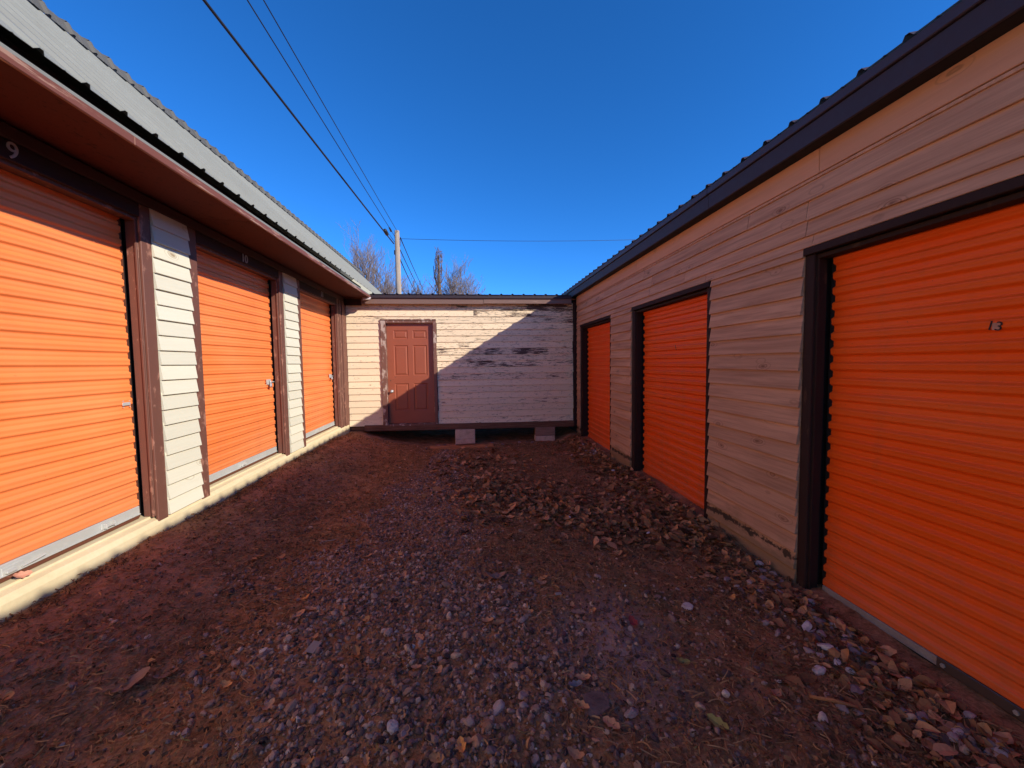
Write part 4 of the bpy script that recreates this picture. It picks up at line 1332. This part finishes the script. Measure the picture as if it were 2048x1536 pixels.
def leaf_arrays(px, py, size, lift, seg=4):
    """curled dead leaves: strips of 2 x seg quads folded along the midrib"""
    n = len(px)
    t = np.linspace(0, 1, seg + 1)
    wid = np.sin(np.pi * np.clip(t * .93 + .04, 0, 1)) ** .75 * .30
    curl = rng.normal(0.6, .6, n)
    fold = rng.normal(.22, .3, n)
    twist = rng.normal(0, .5, n)
    V = np.zeros((n, (seg + 1) * 3, 3))
    for i, q in enumerate(t):
        s = (q - .5)
        ang_ = curl * s * 2
        cx = np.where(np.abs(curl) > .05, np.sin(ang_) / (2 * np.where(np.abs(curl) > .05, curl, 1)), s)
        cz = np.where(np.abs(curl) > .05, (1 - np.cos(ang_)) / (2 * np.where(np.abs(curl) > .05, curl, 1)), 0)
        wj = wid[i] * (1 + rng.normal(0, .22, n))
        tw = twist * s
        for k, sd in enumerate((-1, 0, 1)):
            V[:, i * 3 + k, 0] = cx
            V[:, i * 3 + k, 1] = sd * wj * np.cos(fold * abs(sd)) 
            V[:, i * 3 + k, 2] = cz + abs(sd) * wj * np.sin(fold) + sd * wj * tw
    V -= V.mean(1, keepdims=True)
    V = np.einsum('nij,nkj->nki', rot_mats(n, .28), V) * size[:, None, None]
    zmin = V[:, :, 2].min(1)
    V += np.stack([px, py, ground_z(px, py) - zmin * .7 + lift], 1)[:, None, :]
    f = []
    for i in range(seg):
        for k in range(2):
            a = i * 3 + k
            f.append((a, a + 1, a + 4, a + 3))
    F = np.array(f)[None] + (np.arange(n) * (seg + 1) * 3)[:, None, None]
    return V.reshape(-1, 3), F.reshape(-1, 4), (seg + 1) * 3


def leaf_density(x, y):
    n = vnoise(x * 2.6 + 11, y * 2.6 + 3, 31)
    # drift running from the middle to the right wall
    yc = 4.75 - .62 * (x + .05)
    band = np.exp(-((y - yc) / .62) ** 2) * sst(x, -.45, .25)
    wallx = np.exp(-((x - 2.06) / .26) ** 2) * np.where(y < 3.4, .95, .75)
    far = .35 * np.exp(-((x - .1) / .7) ** 2) * np.exp(-((y - 5.9) / 1.1) ** 2)
    return np.clip((band * 1.1 + wallx + far) * (0.35 + 1.1 * n), 0, 1)


x, y = scatter(11500, -.7, 2.24, 1.0, 7.9, leaf_density)
s = rng.uniform(.055, .13, len(x)) * np.where((x > 1.55) & (y < 3.0), .72, 1.0)
v1 = leaf_arrays(x, y, s, rng.uniform(0, .022, len(x)))
x2, y2 = scatter(1500, -2.2, 2.2, .8, 7.9, lambda x, y: np.full_like(x, .62))
v2 = leaf_arrays(x2, y2, rng.uniform(.018, .05, len(x2)), rng.uniform(0.004, .012, len(x2)))
tint = np.concatenate([np.repeat(rng.beta(1.7, 2.2, len(x)), v1[2]), np.repeat(rng.beta(2.6, 1.5, len(x2)), v2[2])])
lo = ob('leaf_litter', np_mesh('leaf_litter', np.vstack([v1[0], v2[0]]), np.vstack([v1[1], v2[1] + len(v1[0])]), 'leaf', tint, smooth=False), Matrix.Identity(4))
tag(lo, 'drift of curled dead brown leaves across the yard and along the right wall', 'leaf litter', None, 'stuff')


def straw_arrays(px, py, L, w, seg=3, up=.25):
    n = len(px)
    a = rng.uniform(0, 2 * np.pi, n)
    bend = rng.normal(0, .9, n)
    pit = np.abs(rng.normal(0, up, n))
    P = np.zeros((n, seg + 1, 3))
    P[:, 0] = np.stack([px, py, ground_z(px, py) + rng.uniform(0.002, .016, n)], 1)
    for i in range(seg):
        aa = a + bend * (i / seg)
        pp = pit * (1 - 1.6 * i / seg)
        P[:, i + 1] = P[:, i] + np.stack([np.cos(aa) * np.cos(pp), np.sin(aa) * np.cos(pp), np.sin(pp)], 1) * (L / seg)[:, None]
    sx = np.stack([-np.sin(a), np.cos(a), rng.normal(0, .6, n)], 1) * (w / 2)[:, None]
    V = np.stack([P - sx[:, None, :], P + sx[:, None, :]], 2).reshape(n, -1, 3)
    f = [(2 * i, 2 * i + 1, 2 * i + 3, 2 * i + 2) for i in range(seg)]
    F = np.array(f)[None] + (np.arange(n) * (seg + 1) * 2)[:, None, None]
    return V.reshape(-1, 3), F.reshape(-1, 4), (seg + 1) * 2


def straw_density(x, y):
    n = vnoise(x * 2.2 + 1, y * 2.2 + 8, 41)
    return np.clip((1 - .85 * np.clip(gravel_density(x, y) * 1.3, 0, 1)) * (.25 + n) * (1 - .5 * sst(y, 4, 7)), 0, 1) * np.where(x < -2.2, .4, 1)


x, y = scatter(60000, -2.42, 2.24, .8, 7.9, straw_density)
Ls = rng.uniform(.02, .085, len(x))
ws = rng.uniform(.0016, .0046, len(x))
v1 = straw_arrays(x, y, Ls, ws)
x2, y2 = scatter(110000, -2.42, 2.24, .8, 7.9, lambda x, y: np.clip(straw_density(x, y) * .85 + .22, 0, 1))      # chips of bark and leaf
v2 = straw_arrays(x2, y2, rng.uniform(.006, .024, len(x2)), rng.uniform(.004, .011, len(x2)), seg=2, up=.4)
tint = np.concatenate([np.repeat(rng.beta(2.2, 2.4, len(x)), v1[2]), np.repeat(rng.beta(1.8, 3.2, len(x2)) * .85, v2[2])])
so_ = ob('dry_grass', np_mesh('dry_grass', np.vstack([v1[0], v2[0]]), np.vstack([v1[1], v2[1] + len(v1[0])]), 'straw', tint, smooth=False), Matrix.Identity(4))
tag(so_, 'matted dead grass, bark chips and pine straw over the red-brown dirt', 'dead grass', None, 'stuff')
# small grey-green weeds along the slab edge
x = rng.uniform(-2.43, -2.30, 2600)
y = rng.uniform(1.5, 8.0, 2600)
k = vnoise(y * 3, x * 0, 51) > .38
v = straw_arrays(x[k], y[k], rng.uniform(.015, .05, k.sum()), rng.uniform(.002, .005, k.sum()), up=.9)
eg = ob('edge_weeds', np_mesh('edge_weeds', v[0], v[1], 'straw', np.repeat(rng.beta(1.5, 3.0, k.sum()) * .6, v[2]), smooth=False), Matrix.Identity(4))
tag(eg, 'short dark weeds along the foot of the cream slab', 'weeds', None, 'stuff')


# loose stones one by one along the right wall
def stone_obj(x, y, r, tint_, label, group=None, sub=1, flat=.7, mat='stone', name='stone'):
    bv, bf = ico(sub)
    s = bv * (1 + rng.normal(0, .06, (len(bv), 1)))
    for _ in range(6):
        q = rng.normal(0, 1, 3)
        q /= np.linalg.norm(q)
        s = s - np.clip(s @ q - rng.uniform(.5, .8), 0, None)[:, None] * q
    s = s * np.array([rng.uniform(1.1, 1.6), rng.uniform(.8, 1.1), flat]) * r
    me = np_mesh(name, s, bf, mat, np.full(len(s), tint_), smooth=False)
    o = ob(name, me, T(x, y, gz(x, y) + r * flat * .45, rnd.uniform(0, 6.28), rnd.uniform(-.25, .25), rnd.uniform(-.25, .25)))
    tag(o, label, 'stone', group)
    return o


G_ST = 'loose stones beside the right wall'
for i in range(96):
    yy = rnd.uniform(1.15, 2.75)
    xx = 2.20 - abs(rnd.gauss(0, .22)) - (0.0 if yy > 1.9 else .02)
    if xx < 1.5:
        continue
    tn = rnd.betavariate(2, 2)
    stone_obj(xx, yy, rnd.uniform(.013, .030), tn, '%s stone among the leaves %s' % ('dark grey' if tn < .36 else 'pinkish grey' if tn < .66 else 'pale', 'at the sill of the nearest orange door' if yy < 1.75 else 'at the foot of the nearest dark door post' if yy < 2.4 else 'at the foot of the wide tan siding panel'), G_ST)
for i in range(26):
    yy = rnd.uniform(6.2, 7.9)
    stone_obj(2.15 - abs(rnd.gauss(0, .2)), yy, rnd.uniform(.015, .035), rnd.betavariate(2, 2), 'small grey stone by the farthest orange door of the tan building', 'stones at the far right corner')
for i in range(16):
    stone_obj(rnd.uniform(-.9, 1.5), YE - rnd.uniform(.02, .5), rnd.uniform(.018, .04), rnd.betavariate(2, 2), 'small stone lying in the dark gap under the shed', 'stones under the shed')
for (x, y, r, t_, lab) in ((1.353, 2.276, .032, .85, 'rounded tan stone alone on the mossy dirt on the right'),
                           (1.95, 2.02, .042, .98, 'largest whitish stone among the leaves under the tan siding'),
                           (1.90, 1.86, .040, .92, 'whitish angular stone a step nearer than the largest one'),
                           (0.70, 1.62, .030, .62, 'dark oval pebble touching the flat reddish stone'),
                           (0.10, 1.70, .028, .72, 'squared pale stone at the edge of the pebbles'),
                           (-.36, 1.66, .027, .8, 'tan stone standing out in the near pebbles')):
    stone_obj(x, y, r, t_, lab, None, 2)
# flat reddish stone
m = MB()
pts = [(-.075, -.045), (-.02, -.07), (.06, -.05), (.085, .02), (.05, .065), (-.03, .06)]
vs = [(a, b, 0) for a, b in pts] + [(a * .93, b * .93, .022 + rnd.uniform(-.004, .004)) for a, b in pts] + [(0.0, .0, .027)]
m.add(vs, [tuple(range(5, -1, -1))] + [(i, (i + 1) % 6, 6 + (i + 1) % 6, 6 + i) for i in range(6)] + [(6 + i, 6 + (i + 1) % 6, 12) for i in range(6)])
tag(ob('flat_stone', m.mesh('flat_stone', 'slabstone'), T(.545, 1.68, gz(.545, 1.68) - .002, .2)), 'flat reddish-brown stone slab lying in the near dirt', 'stone')

# split board lying in front of the middle blocks
m = MB()
nb = 12
tops = []
for i in range(nb + 1):
    q = i / nb
    xx = -.62 + 1.24 * q
    w0, w1 = -.07 + rnd.uniform(-.012, .012), .07 + rnd.uniform(-.02, .02)
    zt = .045 + rnd.uniform(-.012, .018)
    m.v += [(xx, w0, 0), (xx, w0, zt), (xx, w1, zt + .02), (xx, w1, 0)]
for i in range(nb):
    a, b = i * 4, i * 4 + 4
    m.f += [(a + k, a + (k + 1) % 4, b + (k + 1) % 4, b + k) for k in range(4)]
m.f += [(3, 2, 1, 0), tuple(nb * 4 + k for k in range(4))]
wb = ob('split_board', m.mesh('split_board', 'rawwood'), T(-.18, 7.72, gz(-.18, 7.7) - .005, .02))
tag(wb, 'splintered orange-brown board lying in front of the concrete blocks', 'board')
wbox('splinter', 'beam', -.30, .10, 7.70, 7.74, gz(-.1, 7.7) + .065, gz(-.1, 7.7) + .078, wb, .003, rot=.08)
wbox('splinter', 'beam', .0, .32, 7.74, 7.77, gz(-.1, 7.7) + .06, gz(-.1, 7.7) + .07, wb, .003, rot=-.05)


def leaf_obj(x, y, size, mat, label, group=None, lift=.012, z=None, rz=None, tint_=None, rx=0.0, ry=0.0):
    seg = 6
    vs = []
    c, fo = rnd.uniform(.2, 1.1), rnd.uniform(.1, .6)
    for i in range(seg + 1):
        q = i / seg
        s = q - .5
        wv = (math.sin(math.pi * min(1, q * .92 + .04)) ** .7) * .30 * (1.15 if i % 2 else .78)
        for sd in (-1, 0, 1):
            vs.append((s * size, sd * wv * size * math.cos(fo), (c * s * s + abs(sd) * wv * math.sin(fo)) * size))
    fs = []
    for i in range(seg):
        for k in range(2):
            a = i * 3 + k
            fs.append((a, a + 1, a + 4, a + 3))
    b = len(vs)
    # stem
    vs += [(-.5 * size, -.006 * size, c * .25 * size), (-.5 * size, .006 * size, c * .25 * size), (-.78 * size, .05 * size, c * .18 * size), (-.78 * size, .065 * size, c * .18 * size)]
    fs.append((b, b + 1, b + 3, b + 2))
    me = mesh('dead_leaf', vs, fs, mat)
    if tint_ is not None:
        a_ = me.attributes.new('tint', 'FLOAT', 'POINT')
        a_.data.foreach_set('value', np.full(len(vs), tint_, np.float32))
    o = ob('dead_leaf', me, T(x, y, (gz(x, y) if z is None else z) + lift, rnd.uniform(0, 6.28) if rz is None else rz, rx or rnd.uniform(-.25, .25), ry or rnd.uniform(-.2, .2)))
    return tag(o, label, 'leaf', group)


leaf_obj(.951, 2.171, .085, 'leaf_red', 'single dark red leaf on the worn dirt patch')
leaf_obj(1.082, 1.861, .075, 'leaf_yellow', 'yellowish-green leaf lying flat on the dirt')
leaf_obj(.483, 1.783, .075, 'leaf_grey', 'narrow grey leaf beside the flat reddish stone', rz=.2)
leaf_obj(.647, 2.302, .10, 'leaf_tan', 'pale tan leaf with a long stem on the worn dirt patch', rz=-.2)
leaf_obj(.154, 2.759, .15, 'leaf_tan', 'wide crumpled tan leaf where pebbles meet dirt, in the middle of the yard', rz=.15)
leaf_obj(-1.70, 2.03, .17, 'leaf_tan', 'large torn tan leaf lying flat on the dirt on the left', rz=.7, lift=.006)
leaf_obj(-1.58, 2.10, .10, 'leaf_tan', 'small torn tan leaf touching the large torn one on the left', rz=.5, lift=.006)
leaf_obj(1.05, 1.52, .09, 'leaf_yellow', 'long greenish leaf near the lower right dirt', rz=2.2)
leaf_obj(XL - .05, 2.395, .075, 'leaf_pink', 'faded pink leaf caught on the slab edge at the foot of door 9', z=SLAB + .015, rz=1.2, rx=.75, ry=.2, lift=.03)
G_LF = 'dry leaves scattered on the pebbles'
for i in range(70):
    yy = 1.35 + 4.2 * rnd.random() ** 1.5
    xx = float(np.interp(yy, CY, CX)) + rnd.uniform(-1.1, 1.1)
    tn = rnd.uniform(.5, 1.0)
    leaf_obj(xx, yy, rnd.uniform(.05, .085), 'leaf', '%s leaf lying loose %s' % ('brown' if tn < .68 else 'tan' if tn < .84 else 'bright orange', 'on the nearest pebbles' if yy < 1.9 else 'on the pebbles a little further in' if yy < 2.8 else 'among the pebbles half way to the shed' if yy < 4 else 'on the thin pebbles near the leaf drift'), G_LF, tint_=tn)

# scraps
m = MB().cbox(-.028, .028, -.036, .036, 0, .004, .001)
tag(ob('paper_scrap', m.mesh('paper_scrap', 'scrap'), T(-.902, 2.218, gz(-.9, 2.22) + .022, -.35, .18, .05)), 'tan rectangular scrap lying on the pebbles', 'scrap')
m = MB().cbox(-.022, .022, -.012, .012, 0, .008, .002)
tag(ob('scrap', m.mesh('scrap', 'scrap'), T(.566, 2.505, gz(.57, 2.5) + .012, .1)), 'short pale scrap of wood beside a straw on the dirt', 'scrap')
for (x, y, s, lab) in ((.953, 3.723, .03, 'white curved scrap among the leaf drift'), (1.60, 3.35, .035, 'white torn scrap at the near edge of the leaf drift'), (2.02, 5.34, .05, 'white crumpled scrap against the right wall between two doors')):
    m = MB().add([(-s, -s * .4, 0), (s * .2, -s * .5, .004), (s, .0, .012), (s * .3, s * .5, .016), (-s * .8, s * .4, .008), (0, 0, .022)], [(0, 1, 5), (1, 2, 5), (2, 3, 5), (3, 4, 5), (4, 0, 5), (4, 3, 2, 1, 0)])
    tag(ob('white_scrap', m.mesh('white_scrap', 'whitescrap'), T(x, y, gz(x, y) + .03, rnd.uniform(0, 6))), lab, 'scrap')
m = MB().tube([(-.10, .05, .012), (-.06, .02, .016), (-.03, -.01, .012), (-.045, -.03, .010), (-.065, -.015, .012), (-.03, .005, .016), (.03, .0, .02), (.07, .02, .018)], .0035, 6)
tag(ob('twine', m.mesh('twine', 'scrap', True), T(-1.30, 3.594, gz(-1.3, 3.59) + .006, 0)), 'looped pale twine lying at the left edge of the pebbles', 'twine')
m = MB().tube([(-.06, .08, .010), (.0, .0, .016), (.05, -.07, .010)], [.007, .009, .005], 7)
tag(ob('stick', m.mesh('stick', 'rawwood', True), T(1.648, 1.55, gz(1.65, 1.55) + .012, .5)), 'short pale stick in the near right leaves', 'stick')
r_ = random.Random(9)
for i in range(26):
    yy = 1.4 + 2.6 * r_.random()
    xx = r_.uniform(-2.0, 1.7)
    L = r_.uniform(.05, .13)
    a = r_.uniform(0, 6.28)
    m = MB().tube([(-L, 0, .004), (-L * .3, r_.uniform(-.02, .02), .012), (L * .4, r_.uniform(-.02, .02), .012), (L, 0, .004)], [.0016, .0024, .002, .001], 5)
    tag(ob('twig', m.mesh('twig', 'vine', True), T(xx, yy, gz(xx, yy) + .010, a)), 'thin brown twig lying %s' % ('on the bare dirt beside the cream slab' if xx < -1.2 else 'on the pebbles' if xx < .4 else 'on the matted grass right of the pebbles'), 'twig', 'twigs on the yard floor')
